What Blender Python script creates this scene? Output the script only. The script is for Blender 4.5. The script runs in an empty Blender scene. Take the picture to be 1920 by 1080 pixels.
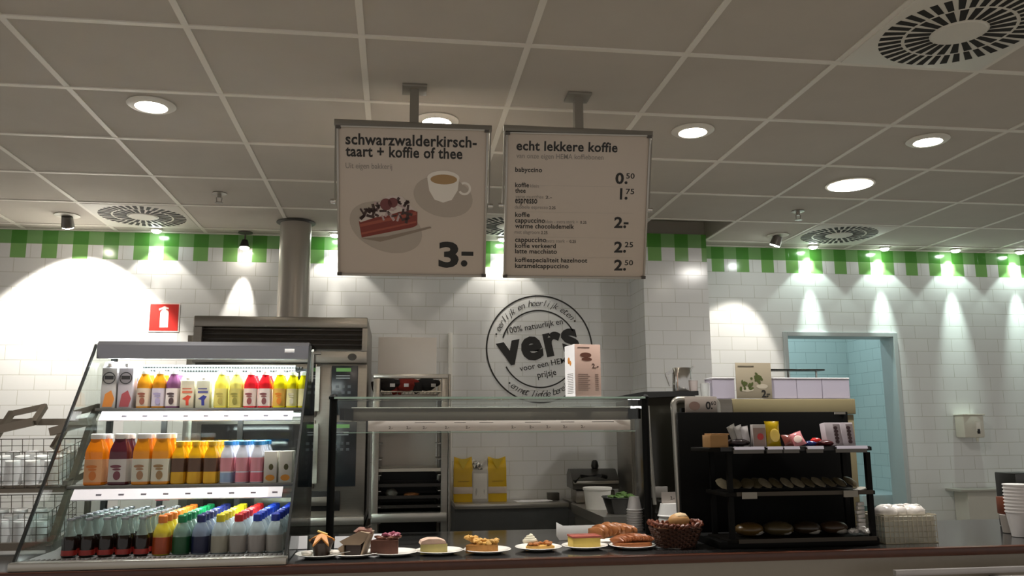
import bpy, bmesh, math, random
from mathutils import Vector, Matrix
random.seed(7)
S = bpy.context.scene
COL = S.collection
PI = math.pi
R = math.radians

# ------------------------------------------------------------------ camera, world, light, exposure
CAMZ = 1.5
yaw, pitch, roll = 0.137276, 0.169709, -0.006456
cy, sy, cp, sp, cr, sr = math.cos(yaw), math.sin(yaw), math.cos(pitch), math.sin(pitch), math.cos(roll), math.sin(roll)
fwd = Vector((sy*cp, cy*cp, sp)); right = Vector((cy, -sy, 0)); up = right.cross(fwd)
r2 = cr*right + sr*up; u2 = -sr*right + cr*up
cam = bpy.data.cameras.new('camera'); camo = bpy.data.objects.new('camera', cam); COL.objects.link(camo)
cam.sensor_width = 36; cam.lens = 1567.86/1920*36; cam.clip_start = .05
M = Matrix((r2, u2, -fwd)).transposed().to_4x4(); M.translation = (0, 0, CAMZ)
camo.matrix_world = M
S.camera = camo
S.view_settings.view_transform = 'Standard'; S.view_settings.look = 'None'
S.view_settings.gamma = 1; S.view_settings.use_curve_mapping = False
S.view_settings.exposure = 1.42
W = bpy.data.worlds.new('hall'); S.world = W; W.use_nodes = True
W.node_tree.nodes['Background'].inputs[0].default_value = (1.0, .95, .90, 1)
W.node_tree.nodes['Background'].inputs[1].default_value = .19

CEIL = 2.892
GX, GY = -1.344, 2.828            # origin of the 60 cm ceiling grid

def light(name, kind, loc, power, col=(1, 1, 1), aim=None, size=.1, angle=90, blend=.5, sx=None, sy_=None):
    l = bpy.data.lights.new(name, kind); o = bpy.data.objects.new(name, l); COL.objects.link(o)
    o.location = loc; l.energy = power; l.color = col
    if kind == 'SPOT':
        l.spot_size = R(angle); l.spot_blend = blend; l.shadow_soft_size = size
    elif kind == 'AREA':
        l.shape = 'RECTANGLE'; l.size = sx; l.size_y = sy_
    else:
        l.shadow_soft_size = size
    if aim is not None:
        d = Vector(aim) - Vector(loc); o.rotation_euler = d.to_track_quat('-Z', 'Y').to_euler()
    return o

WARM = (1, .93, .83); NEUT = (1, .97, .92); COOL = (.80, 1, .90)
# store lamps in the ceiling grid behind the viewer
for x in (-2.5, -.5, 1.5, 3.5):
    for y in (-1.6, .4):
        light('store_downlight_light', 'SPOT', (x, y, CEIL-.03), 22, WARM, (x, y, 0), .06, 104, .7)

# ------------------------------------------------------------------ materials
def s2l(h):
    h = h.lstrip('#'); o = []
    for i in (0, 2, 4):
        c = int(h[i:i+2], 16)/255
        o.append(c/12.92 if c <= .04045 else ((c+.055)/1.055)**2.4)
    return (*o, 1)
MATS = {}
def mat(key, col='#808080', rough=.5, metal=0, emit=0, alpha=1, trans=0, var=0, scale=30, bump=0, ecol=None, spec=None, brushed=False):
    if key in MATS: return MATS[key]
    m = bpy.data.materials.new(key); m.use_nodes = True
    nt = m.node_tree; b = nt.nodes['Principled BSDF']
    c = s2l(col)
    b.inputs['Base Color'].default_value = c
    b.inputs['Roughness'].default_value = rough; b.inputs['Metallic'].default_value = metal
    if spec is not None: b.inputs['Specular IOR Level'].default_value = spec
    if alpha < 1: b.inputs['Alpha'].default_value = alpha
    if trans: b.inputs['Transmission Weight'].default_value = trans
    if emit:
        b.inputs['Emission Color'].default_value = s2l(ecol) if ecol else c
        b.inputs['Emission Strength'].default_value = emit
    if var or bump:
        tc = nt.nodes.new('ShaderNodeTexCoord'); n = nt.nodes.new('ShaderNodeTexNoise')
        n.inputs['Scale'].default_value = scale; n.inputs['Detail'].default_value = 4
        if brushed:
            mp = nt.nodes.new('ShaderNodeMapping'); mp.inputs['Scale'].default_value = (.05, .05, 1)
            nt.links.new(tc.outputs['Object'], mp.inputs[0]); nt.links.new(mp.outputs[0], n.inputs['Vector'])
        else:
            nt.links.new(tc.outputs['Object'], n.inputs['Vector'])
        if var:
            mx = nt.nodes.new('ShaderNodeMix'); mx.data_type = 'RGBA'
            mx.inputs[6].default_value = tuple(max(0, v*(1-var)) for v in c[:3])+(1,)
            mx.inputs[7].default_value = tuple(min(1, v*(1+var)) for v in c[:3])+(1,)
            nt.links.new(n.outputs[0], mx.inputs[0]); nt.links.new(mx.outputs[2], b.inputs['Base Color'])
        if bump:
            bp = nt.nodes.new('ShaderNodeBump'); bp.inputs['Strength'].default_value = bump; bp.inputs['Distance'].default_value = .003
            nt.links.new(n.outputs[0], bp.inputs['Height']); nt.links.new(bp.outputs[0], b.inputs['Normal'])
    MATS[key] = m
    return m

def thin_glass(key, tint=(.93, .97, .95), ior=1.45, base=.0):
    if key in MATS: return MATS[key]
    m = bpy.data.materials.new(key); m.use_nodes = True; nt = m.node_tree; nt.nodes.clear()
    out = nt.nodes.new('ShaderNodeOutputMaterial'); mx = nt.nodes.new('ShaderNodeMixShader')
    t = nt.nodes.new('ShaderNodeBsdfTransparent'); t.inputs[0].default_value = (*tint, 1)
    g = nt.nodes.new('ShaderNodeBsdfGlossy'); g.inputs['Roughness'].default_value = .03
    f = nt.nodes.new('ShaderNodeFresnel'); ge_ = nt.nodes.new('ShaderNodeNewGeometry')
    mr = nt.nodes.new('ShaderNodeMapRange'); mr.inputs['To Min'].default_value = ior; mr.inputs['To Max'].default_value = 1/ior
    nt.links.new(ge_.outputs['Backfacing'], mr.inputs['Value']); nt.links.new(mr.outputs[0], f.inputs[0])
    nt.links.new(f.outputs[0], mx.inputs[0]); nt.links.new(t.outputs[0], mx.inputs[1]); nt.links.new(g.outputs[0], mx.inputs[2])
    nt.links.new(mx.outputs[0], out.inputs[0]); MATS[key] = m
    return m

def tile_mat(key, white='#e2e3e2', grout='#bcbcb2', border=True, rough=.16, off=-.07):
    """20 x 10 cm white running-bond tiles; a green checked border in the top two courses."""
    m = bpy.data.materials.new(key); m.use_nodes = True; nt = m.node_tree; L = nt.links
    b = nt.nodes['Principled BSDF']; b.inputs['Roughness'].default_value = rough
    g = nt.nodes.new('ShaderNodeNewGeometry'); sp_ = nt.nodes.new('ShaderNodeSeparateXYZ'); L.new(g.outputs['Position'], sp_.inputs[0])
    def mth(op, a, c=None):
        n = nt.nodes.new('ShaderNodeMath'); n.operation = op
        for i, v in enumerate((a, c)):
            if v is None: continue
            if isinstance(v, (int, float)): n.inputs[i].default_value = v
            else: L.new(v, n.inputs[i])
        return n.outputs[0]
    u = mth('ADD', mth('ADD', sp_.outputs[0], sp_.outputs[1]), -6.0+20.0)
    v = mth('ADD', sp_.outputs[2], -CEIL+5.0)
    cb = nt.nodes.new('ShaderNodeCombineXYZ'); L.new(u, cb.inputs[0]); L.new(v, cb.inputs[1])
    br = nt.nodes.new('ShaderNodeTexBrick'); L.new(cb.outputs[0], br.inputs['Vector'])
    br.inputs['Scale'].default_value = 1; br.inputs['Brick Width'].default_value = .2; br.inputs['Row Height'].default_value = .1
    br.inputs['Mortar Size'].default_value = .0019; br.inputs['Mortar Smooth'].default_value = .3
    br.inputs['Color1'].default_value = s2l(white)
    w2 = tuple(x*.965 for x in s2l(white)[:3])+(1,)
    br.inputs['Color2'].default_value = w2; br.inputs['Mortar'].default_value = s2l(grout)
    br.offset = .5
    col = br.outputs['Color']
    if border:
        def mix(f, a, c):
            n = nt.nodes.new('ShaderNodeMix'); n.data_type = 'RGBA'; L.new(f, n.inputs[0])
            for i, x in ((6, a), (7, c)):
                if isinstance(x, tuple): n.inputs[i].default_value = x
                else: L.new(x, n.inputs[i])
            return n.outputs[2]
        # even 10 cm columns carry the dark/light green pair, odd ones the pale green top tile
        par = mth('GREATER_THAN', mth('MODULO', mth('ADD', u, off), .2), .1)
        top = mth('GREATER_THAN', sp_.outputs[2], CEIL-.1)
        second = mth('MULTIPLY', mth('GREATER_THAN', sp_.outputs[2], CEIL-.2), mth('SUBTRACT', 1.0, top))
        col = mix(mth('MULTIPLY', second, par), col, s2l('#7aab62'))
        toprow = mix(par, s2l('#74a063'), s2l('#498634'))
        col = mix(top, col, toprow)
    L.new(col, b.inputs['Base Color'])
    bp = nt.nodes.new('ShaderNodeBump'); bp.inputs['Strength'].default_value = .25; bp.inputs['Distance'].default_value = .002; bp.invert = True
    L.new(br.outputs['Fac'], bp.inputs['Height']); L.new(bp.outputs[0], b.inputs['Normal'])
    MATS[key] = m
    return m

STEEL = mat('brushed_steel', '#8f8a82', .34, .9, var=.12, scale=120, brushed=True)
STEELL = mat('light_steel', '#b4b0a8', .3, .85, var=.08, scale=120, brushed=True)
STEELD = mat('dark_steel', '#56524c', .4, .7, var=.15, scale=60)
CHROME = mat('chrome', '#c8c6c2', .14, 1)
BLACK = mat('black_plastic', '#0c0c0b', .4)
BLACKG = mat('black_gloss', '#181815', .16)
BLACKM = mat('black_metal', '#0a0a09', .55, 0, spec=.12)
GREY = mat('grey_paint', '#5b5b58', .45, var=.06)
DGREY = mat('dark_grey_laminate', '#3b3b3a', .3, var=.1, scale=15)
WHITE = mat('white_plastic', '#e6e4de', .4)
PAPER = mat('white_paper', '#f0eef0', .7)
PORC = mat('white_porcelain', '#efece4', .15)
INK = mat('black_print', '#1c1a18', .5)
GREYINK = mat('grey_print', '#8d867f', .5)
GLASS = thin_glass('clear_glass')
GGLASS = thin_glass('green_edged_glass', (.955, .985, .97))
FILM = mat('clear_plastic', '#e8ecee', .12, alpha=.28)
LAMP = mat('lamp_glow', '#fff6e6', .5, emit=22)
LAMPC = mat('lamp_glow_cool', '#f4fff8', .5, emit=22)

# ------------------------------------------------------------------ mesh builder
_tc = {}
def text_geo(s, bold, shear):
    k = (s, bold, shear)
    if k in _tc: return _tc[k]
    c = bpy.data.curves.new('t', 'FONT'); c.body = s; c.size = 1; c.offset = bold; c.shear = shear; c.resolution_u = 3; c.space_character = 1+max(0, bold)*2.2
    o = bpy.data.objects.new('t', c); COL.objects.link(o)
    dg = bpy.context.evaluated_depsgraph_get()
    me = bpy.data.meshes.new_from_object(o.evaluated_get(dg))
    vs = [(v.co.x, v.co.y) for v in me.vertices]; fs = [tuple(p.vertices) for p in me.polygons]
    bpy.data.objects.remove(o); bpy.data.curves.remove(c); bpy.data.meshes.remove(me)
    _tc[k] = (vs, fs)
    return _tc[k]

class MB:
    def __init__(self): self.bm = bmesh.new()
    def box(self, x0, x1, y0, y1, z0, z1, bev=0, rot=None, seg=2):
        vs = [self.bm.verts.new((x, y, z)) for x in (x0, x1) for y in (y0, y1) for z in (z0, z1)]
        F = [(0, 1, 3, 2), (4, 6, 7, 5), (0, 4, 5, 1), (2, 3, 7, 6), (0, 2, 6, 4), (1, 5, 7, 3)]
        fs = [self.bm.faces.new([vs[i] for i in f]) for f in F]
        if rot is not None:
            c = Vector(((x0+x1)/2, (y0+y1)/2, (z0+z1)/2))
            for v in vs: v.co = rot @ (v.co-c) + c
        if bev:
            es = list({e for f in fs for e in f.edges})
            bmesh.ops.bevel(self.bm, geom=es, offset=bev, segments=seg, affect='EDGES', profile=.5)
        return self
    def cyl(self, p0, p1, r0, r1=None, seg=16, caps=True):
        p0, p1 = Vector(p0), Vector(p1); r1 = r0 if r1 is None else r1
        q = (p1-p0).to_track_quat('Z', 'Y'); a = []; b = []
        for i in range(seg):
            t = 2*PI*i/seg; d = q @ Vector((math.cos(t), math.sin(t), 0))
            a.append(self.bm.verts.new(p0+d*r0)); b.append(self.bm.verts.new(p1+d*r1))
        for i in range(seg):
            j = (i+1) % seg; self.bm.faces.new((a[i], a[j], b[j], b[i]))
        if caps:
            self.bm.faces.new(a[::-1]); self.bm.faces.new(b)
        return self
    def lathe(self, prof, c=(0, 0, 0), seg=16, sx=1, sy=1, sq=0):
        """prof: (r, z) pairs bottom to top; sq > 0 squares the section off."""
        rings = []
        for r, z in prof:
            if r < 1e-6: rings.append([self.bm.verts.new((c[0], c[1], c[2]+z))]); continue
            ring = []
            for i in range(seg):
                t = 2*PI*(i+.5)/seg; k = 1
                if sq: k = 1+sq*(1/max(abs(math.cos(t)), abs(math.sin(t)))-1)
                ring.append(self.bm.verts.new((c[0]+r*k*sx*math.cos(t), c[1]+r*k*sy*math.sin(t), c[2]+z)))
            rings.append(ring)
        for a, b in zip(rings, rings[1:]):
            for i in range(seg):
                j = (i+1) % seg
                if len(a) == 1 and len(b) == 1: break
                if len(a) == 1: self.bm.faces.new((a[0], b[j], b[i]))
                elif len(b) == 1: self.bm.faces.new((a[i], a[j], b[0]))
                else: self.bm.faces.new((a[i], a[j], b[j], b[i]))
        if len(rings[0]) > 1: self.bm.faces.new(rings[0][::-1])
        if len(rings[-1]) > 1: self.bm.faces.new(rings[-1])
        return self
    def tube(self, pts, r, seg=8, closed=False):
        pts = [Vector(p) for p in pts]; n = len(pts); rings = []
        for i, p in enumerate(pts):
            a = pts[i-1] if (i or closed) else p; b = pts[(i+1) % n] if (i < n-1 or closed) else p
            t = (b-a).normalized(); ref = Vector((0, 0, 1)) if abs(t.z) < .9 else Vector((1, 0, 0))
            u = t.cross(ref).normalized(); w = u.cross(t)
            if rings:
                pass
            rings.append([self.bm.verts.new(p+r*(math.cos(2*PI*k/seg)*u+math.sin(2*PI*k/seg)*w)) for k in range(seg)])
        m = n if closed else n-1
        for i in range(m):
            a, b = rings[i], rings[(i+1) % n]
            off = min(range(seg), key=lambda o: (a[0].co-b[o].co).length)
            for k in range(seg):
                self.bm.faces.new((a[k], a[(k+1) % seg], b[(k+1+off) % seg], b[(k+off) % seg]))
        if not closed:
            self.bm.faces.new(rings[0][::-1]); self.bm.faces.new(rings[-1])
        return self
    def bar(self, p0, p1, w, d=None):
        """square bar between two points"""
        p0, p1 = Vector(p0), Vector(p1); d = w if d is None else d
        t = (p1-p0).normalized(); ref = Vector((0, 0, 1)) if abs(t.z) < .9 else Vector((0, 1, 0))
        u = t.cross(ref).normalized(); v = u.cross(t).normalized()
        vs = [self.bm.verts.new(p+u*a*w/2+v*b*d/2) for p in (p0, p1) for a, b in ((-1, -1), (1, -1), (1, 1), (-1, 1))]
        for f in ((3, 2, 1, 0), (4, 5, 6, 7), (0, 1, 5, 4), (1, 2, 6, 5), (2, 3, 7, 6), (3, 0, 4, 7)):
            self.bm.faces.new([vs[i] for i in f])
        return self
    def prism(self, poly, a0, a1, plane='xz'):
        """poly extruded along the axis left over: xz -> y, yz -> x, xy -> z"""
        def P(u, v, a):
            return {'xz': (u, a, v), 'yz': (a, u, v), 'xy': (u, v, a)}[plane]
        A = [self.bm.verts.new(P(u, v, a0)) for u, v in poly]; B = [self.bm.verts.new(P(u, v, a1)) for u, v in poly]
        n = len(poly)
        self.bm.faces.new(A); self.bm.faces.new(B[::-1])
        for i in range(n): self.bm.faces.new((A[i], B[i], B[(i+1) % n], A[(i+1) % n]))
        return self
    def quad(self, *pts):
        self.bm.faces.new([self.bm.verts.new(p) for p in pts]); return self
    def ring(self, x, z, y, r0, r1, a0=0, a1=360, n=64):
        """flat arc in a wall plane facing -y"""
        A = [R(a0+(a1-a0)*i/n) for i in range(n+1)]
        v = [(self.bm.verts.new((x+r0*math.cos(a), y, z+r0*math.sin(a))), self.bm.verts.new((x+r1*math.cos(a), y, z+r1*math.sin(a)))) for a in A]
        for i in range(n): self.bm.faces.new((v[i][0], v[i][1], v[i+1][1], v[i+1][0]))
        return self
    def disc(self, x, z, y, rx, rz=None, n=32, rot=0):
        rz = rx if rz is None else rz; c, s = math.cos(rot), math.sin(rot)
        self.bm.faces.new([self.bm.verts.new((x+rx*math.cos(t)*c-rz*math.sin(t)*s, y, z+rx*math.cos(t)*s+rz*math.sin(t)*c)) for t in (2*PI*i/n for i in range(n))])
        return self
    def poly(self, pts, y):
        self.bm.faces.new([self.bm.verts.new((a, y, b)) for a, b in pts]); return self
    def blob(self, c, r, sx=1, sy=1, sz=1, n=.15, sub=2, rot=None):
        g = bmesh.ops.create_icosphere(self.bm, subdivisions=sub, radius=1)
        for v in g['verts']:
            k = 1+random.uniform(-n, n)
            p = Vector((v.co.x*r*sx*k, v.co.y*r*sy*k, v.co.z*r*sz*k))
            if rot is not None: p = rot @ p
            v.co = Vector(c)+p
        return self
    def text(self, s, x, z, y=0, w=None, h=None, bold=0, align='l', rot=0, shear=0):
        vs, fs = text_geo(s, bold, shear)
        if not vs: return self
        x0 = min(v[0] for v in vs); x1 = max(v[0] for v in vs); y1 = max(v[1] for v in vs)
        kx = w/(x1-x0) if w else h/y1
        kz = h/y1 if h else kx
        off = {'l': x0, 'c': (x0+x1)/2, 'r': x1}[align]
        c, s_ = math.cos(rot), math.sin(rot); out = []
        for a, b in vs:
            a = (a-off)*kx; b = b*kz
            out.append(self.bm.verts.new((x+a*c-b*s_, y, z+a*s_+b*c)))
        for f in fs:
            try: self.bm.faces.new([out[i] for i in f])
            except ValueError: pass
        return self
    def obj(self, name, m, parent=None, loc=(0, 0, 0), rot=None, smooth=True, label=None, angle=35):
        me = bpy.data.meshes.new(name)
        bmesh.ops.recalc_face_normals(self.bm, faces=self.bm.faces) if smooth != 'flat' else None
        self.bm.to_mesh(me); self.bm.free()
        if smooth is True:
            me.polygons.foreach_set('use_smooth', [True]*len(me.polygons)); me.set_sharp_from_angle(angle=R(angle))
        me.materials.append(m)
        o = bpy.data.objects.new(name, me); COL.objects.link(o)
        o.location = loc
        if rot: o.rotation_euler = rot
        if parent: o.parent = parent
        if label: o['label'] = label
        return o

def tag(o, label, cat, group=None, kind=None):
    o['label'] = label; o['category'] = cat
    if group: o['group'] = group
    if kind: o['kind'] = kind
    return o
def thing(name, label, cat, loc=(0, 0, 0), rotz=0, group=None, rot=None):
    o = bpy.data.objects.new(name, None); COL.objects.link(o); o.empty_display_size = .05
    o.location = loc; o.rotation_euler = rot if rot else (0, 0, rotz)
    return tag(o, label, cat, group)
def struct(name, mb, m, smooth=False, parent=None, label=None):
    o = mb.obj(name, m, parent, smooth=smooth)
    if not parent: o['kind'] = 'structure'
    if label: o['label'] = label
    return o
def dup(root, loc, label, rotz=None, group=None):
    r = root.copy(); COL.objects.link(r); r.location = loc; r['label'] = label
    if rotz is not None: r.rotation_euler = (0, 0, rotz)
    if group: r['group'] = group
    for ch in list(root.children):
        c = ch.copy(); COL.objects.link(c); c.parent = r
        for g in list(ch.children):
            d = g.copy(); COL.objects.link(d); d.parent = c
    return r
ORD = ['first', 'second', 'third', 'fourth', 'fifth', 'sixth', 'seventh', 'eighth', 'ninth', 'tenth', 'eleventh', 'twelfth']

# ------------------------------------------------------------------ room shell
TILE = tile_mat('white_wall_tiles')
TEAL = tile_mat('side_room_tiles', '#cfdedc', '#a2b4b4', border=False)
CT = 1.031
WY = 6.0
struct('floor', MB().box(-6, 9, -3, 8, -.1, 0), mat('floor_vinyl', '#b5aea2', .4, var=.08))
w = MB().box(-6, 2.93, WY, WY+.15, 0, CEIL).box(3.815, 9, WY, WY+.15, 0, CEIL).box(2.93, 3.815, WY, WY+.15, 2.21, CEIL)
struct('wall_back', w, TILE)
struct('wall_column', MB().box(1.722, 2.197, 5.65, WY, 0, CEIL), tile_mat('column_tiles', off=-.11+.2))
struct('wall_side_room_back', MB().box(2.0, 4.3, 7.2, 7.3, 0, CEIL), TEAL)
struct('wall_side_room_right', MB().box(4.11, 4.2, WY+.15, 7.2, 0, CEIL), TEAL)
struct('wall_side_room_left', MB().box(2.0, 2.1, WY+.15, 7.2, 0, CEIL), TEAL)
dm = mat('door_frame_metal', '#bcc4c4', .4, .25)
# door frame: two jambs and a head
struct('door_1', MB().box(2.905, 2.94, WY-.02, WY+.17, 0, 2.235, .004).box(3.803, 3.838, WY-.02, WY+.17, 0, 2.235, .004).box(2.94, 3.803, WY-.02, WY+.17, 2.2, 2.235, .004), dm)

# ceiling: mineral tiles, one missing beside the column, in a white T-bar grid
ceil_m = mat('mineral_ceiling_tile', '#b6b0a6', .9, var=.07, scale=5, bump=.15)
cm = MB(); I0, I1, J0, J1 = -7, 15, -9, 6
for i in range(I0, I1):
    for j in range(J0, J1):
        x0, y0 = GX+.6*i, GY+.6*j; x1, y1 = x0+.6, y0+.6
        if j == J1-1: y1 = WY+.02
        if y0 >= WY: continue
        if (i, j) == (5, 4):
            h = .14
            cm.quad((x0, y0, CEIL+h), (x1, y0, CEIL+h), (x1, y1, CEIL+h), (x0, y1, CEIL+h))
            for a, b in (((x0, y0), (x1, y0)), ((x1, y0), (x1, y1)), ((x1, y1), (x0, y1)), ((x0, y1), (x0, y0))):
                cm.quad((a[0], a[1], CEIL), (b[0], b[1], CEIL), (b[0], b[1], CEIL+h), (a[0], a[1], CEIL+h))
        else:
            cm.quad((x0, y0, CEIL), (x0, y1, CEIL), (x1, y1, CEIL), (x1, y0, CEIL))
cm.box(-5.6, 7.7, -2.6, 7.6, CEIL+.16, CEIL+.2)
struct('ceiling', cm, ceil_m)
gb = MB()
for i in range(I0, I1+1): gb.box(GX+.6*i-.012, GX+.6*i+.012, GY+.6*J0, WY, CEIL-.004, CEIL+.004)
for j in range(J0, J1): gb.box(GX+.6*I0, GX+.6*I1, GY+.6*j-.012, GY+.6*j+.012, CEIL-.005, CEIL+.003)
struct('trim_1', gb, mat('white_t_bar', '#dad6cc', .5))
# thin edge angle along the back wall
struct('trim_2', MB().box(-6, 9, WY-.022, WY, CEIL-.006, CEIL), mat('white_t_bar'))

# daylight-free side room has its own cool tube
light('side_room_light', 'AREA', (3.2, 6.7, CEIL-.05), 3.0, (.72, .95, 1), (3.2, 6.7, 0), sx=1.0, sy_=.15)
tag(MB().box(3.66, 4.105, 6.35, 7.19, .90, .985, .01).obj('pipe_ledge', mat('ledge_paint', '#c2d2d2', .4)), 'pale boxed ledge along the wall inside the doorway', 'ledge')

# ------------------------------------------------------------------ ceiling fittings
def vent_proto():
    t = thing('ceiling_vent', 'large square vent with radial slots nearest the viewer at top right', 'vent', (GX+.6*5.5, GY-.3, CEIL), 0, 'square ceiling vents with radial slots')
    MB().box(-.288, .288, -.288, .288, -.008, -.001, .002).obj('panel', mat('vent_white', '#cfccc2', .5), t)
    sl = MB()
    for n, r0, r1, wd0, wd1 in ((38, .188, .264, .0095, .0125), (24, .096, .176, .0092, .0135)):
        for k in range(n):
            a = 2*PI*k/n; c, s = math.cos(a), math.sin(a)
            pts = [(r0, -wd0), (r1, -wd1), (r1, wd1), (r0, wd0)]
            sl.prism([(p*c-q*s, p*s+q*c) for p, q in pts], -.0092, -.0075, 'xy')
    sl.obj('slots', mat('vent_slot_dark', '#14110a', .8), t, smooth=False, label='dark radial slots')
    rg = MB().lathe([(.085, -.0125), (.09, -.008)], seg=40); rg.obj('hub', mat('vent_white'), t)
    return t
v0 = vent_proto()
for i, lab in ((-1, 'square vent with radial slots above the red fire extinguisher sign'), (3, 'square vent with radial slots partly hidden between the two menu signs'), (7, 'square vent with radial slots above the doorway')):
    dup(v0, (GX+.6*(i+.5), GY+.6*4.5, CEIL), lab)

def downlight_proto():
    t = thing('downlight', '', 'ceiling lamp', (0, 0, CEIL), 0, 'recessed round downlights')
    MB().lathe([(.098, -.001), (.1, -.006), (.09, -.013), (.066, -.016), (.06, -.006)], seg=40).obj('ring', mat('lamp_ring_white', '#d8d4ca', .4), t)
    MB().lathe([(.0, -.02), (.03, -.0195), (.05, -.016), (.056, -.008)], seg=32).obj('lamp', LAMP, t, label='glowing lamp')
    return t
d0 = downlight_proto()
dl = [(-1.06, 3.575, 'round downlight at far left, above the drinks cooler'), (.16, 3.615, 'round downlight above the cake menu sign, behind its pole'), (1.36, 3.6, 'round downlight right of the coffee price sign'), (2.55, 3.59, 'round downlight above the large round panel lamp at right')]
for k, (x, y, lab) in enumerate(dl):
    if k == 0: d0.location = (x, y, CEIL); d0['label'] = lab
    else: dup(d0, (x, y, CEIL), lab)
    light('downlight_light', 'SPOT', (x, y, CEIL-.045), 34, NEUT, (x, y-.1, 0), .045, 96, .7)
# faint spill of each lamp onto the ceiling around it comes from its bulging lens
t = thing('round_panel_lamp', 'large flush round lamp in the ceiling at right', 'ceiling lamp', (2.57, 4.34, CEIL))
MB().lathe([(.135, -.001), (.137, -.007), (.122, -.009)], seg=40).obj('ring', mat('lamp_ring_white'), t)
MB().lathe([(0, -.0125), (.121, -.0105)], seg=40).obj('diffuser', mat('panel_glow', '#fff8ec', .5, emit=7), t, label='glowing white diffuser')
light('round_panel_light', 'AREA', (2.57, 4.34, CEIL-.03), 4, NEUT, (2.57, 4.34, 0), sx=.2, sy_=.2)

def wallwash_proto():
    t = thing('wall_wash_spot', '', 'ceiling lamp', (0, 0, CEIL), 0, 'small wall-washing spots along the tiled wall')
    MB().lathe([(.04, -.001), (.043, -.008), (.034, -.014), (.028, -.012)], seg=24).obj('ring', mat('lamp_ring_white'), t)
    MB().lathe([(0, -.03), (.02, -.027), (.03, -.018), (.032, -.01)], seg=24).obj('lamp', LAMPC, t, label='glowing lamp')
    return t
w0 = wallwash_proto()
ww = [(-1.66, 'small spot above the red fire extinguisher sign', 9), (-.45, 'small spot just right of the steel exhaust pipe', 9), (.75, 'small spot between the two menu signs', 9),
      (3.15, 'small spot above the doorway, leftmost of the four on the right wall', 16), (3.74, 'small spot right of the doorway, second of the four on the right wall', 16), (4.34, 'small spot above the soap dispenser, third of the four on the right wall', 16), (4.9, 'small spot at the right edge of the wall', 16)]
for k, (x, lab, pw) in enumerate(ww):
    p = (x, 5.90, CEIL)
    if k == 0: w0.location = p; w0['label'] = lab
    else: dup(w0, p, lab)
    c = COOL if x > 2 else WARM
    light('wall_wash_light', 'SPOT', (x, 5.885, CEIL-.045), pw*(.15 if x > 2 else .4), c, (x, 6.12, 0), .012, 92, .25)
    light('wall_wash_hot', 'SPOT', (x, 5.885, CEIL-.045), pw*(.26 if x > 2 else .07), c, (x, 6.0, 2.765), .01, 46, .8)
    light('wall_wash_beam', 'SPOT', (x, 5.885, CEIL-.045), pw*(1.5 if x > 2 else .5), c, (x, 6.02, 2.0), .012, 27, 1.0)

# adjustable spots
def gimbal(loc, aim, lab, power, angle, lamp_m, blend=.6):
    t = thing('gimbal_spot', lab, 'ceiling lamp', loc, 0, 'adjustable ceiling spots')
    MB().lathe([(.075, -.001), (.077, -.006), (.055, -.008)], seg=32).obj('ring', mat('lamp_ring_white'), t)
    d = (Vector(aim)-Vector(loc)).normalized(); a = Vector((0, 0, -.01))
    e = a+d*.07
    MB().cyl(a, e, .033, .04, 20).obj('head', mat('spot_head', '#6c6862', .35, .7), t)
    MB().cyl(e, e+d*.006, .035, .034, 20).obj('lamp', lamp_m, t, label='lamp face')
    light('gimbal_light', 'SPOT', Vector(loc)+e+d*.03, power, WARM if power else WARM, aim, .025, angle, blend)
gimbal((-2.12, 5.57, CEIL), (-2.16, 6.1, 1.9), 'swivelling spot at far left lighting the white tiles', 48, 96, LAMP, .25)
gimbal((2.72, 5.59, CEIL), (2.36, 5.98, 1.65), 'swivelling spot between column and doorway vent', 13, 62, LAMPC, .25)
t = thing('pendant_spot', 'small dark spot hanging on a stem left of the exhaust pipe', 'ceiling lamp', (-1.07, 5.93, CEIL))
MB().lathe([(.05, -.001), (.05, -.008), (.02, -.012)], seg=24).obj('rose', mat('spot_head'), t)
MB().cyl((0, 0, -.01), (0, -.01, -.07), .006).obj('stem', mat('spot_head'), t)
MB().cyl((0, -.01, -.06), (0, -.015, -.115), .02, .036, 20).obj('head', mat('spot_head_dark', '#2a2826', .4, .4), t)
MB().cyl((0, -.015, -.115), (0, -.016, -.123), .033, .028, 20).obj('lamp', LAMP, t, label='glowing lamp face')
light('pendant_light', 'SPOT', (-1.07, 5.905, CEIL-.15), 14, WARM, (-1.12, 6.06, 2.0), .015, 34, .5)

for x, y, lab in ((-1.05, 4.94, 'small sprinkler head in the ceiling right of the left vent'), (2.55, 4.94, 'small sprinkler head in the ceiling left of the doorway vent')):
    t = thing('sprinkler', lab, 'sprinkler', (x, y, CEIL), 0, 'ceiling sprinklers')
    MB().lathe([(.04, -.001), (.042, -.005), (.02, -.009)], seg=24).obj('rose', mat('sprinkler_metal', '#9a968e', .35, .6), t)
    b = MB().cyl((0, 0, -.006), (0, 0, -.03), .012, .012, 12).bar((-.016, 0, -.028), (-.012, 0, -.058), .005).bar((.016, 0, -.028), (.012, 0, -.058), .005)
    b.cyl((0, 0, -.058), (0, 0, -.062), .022, .024, 16); b.obj('nozzle', mat('sprinkler_metal'), t)

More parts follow.
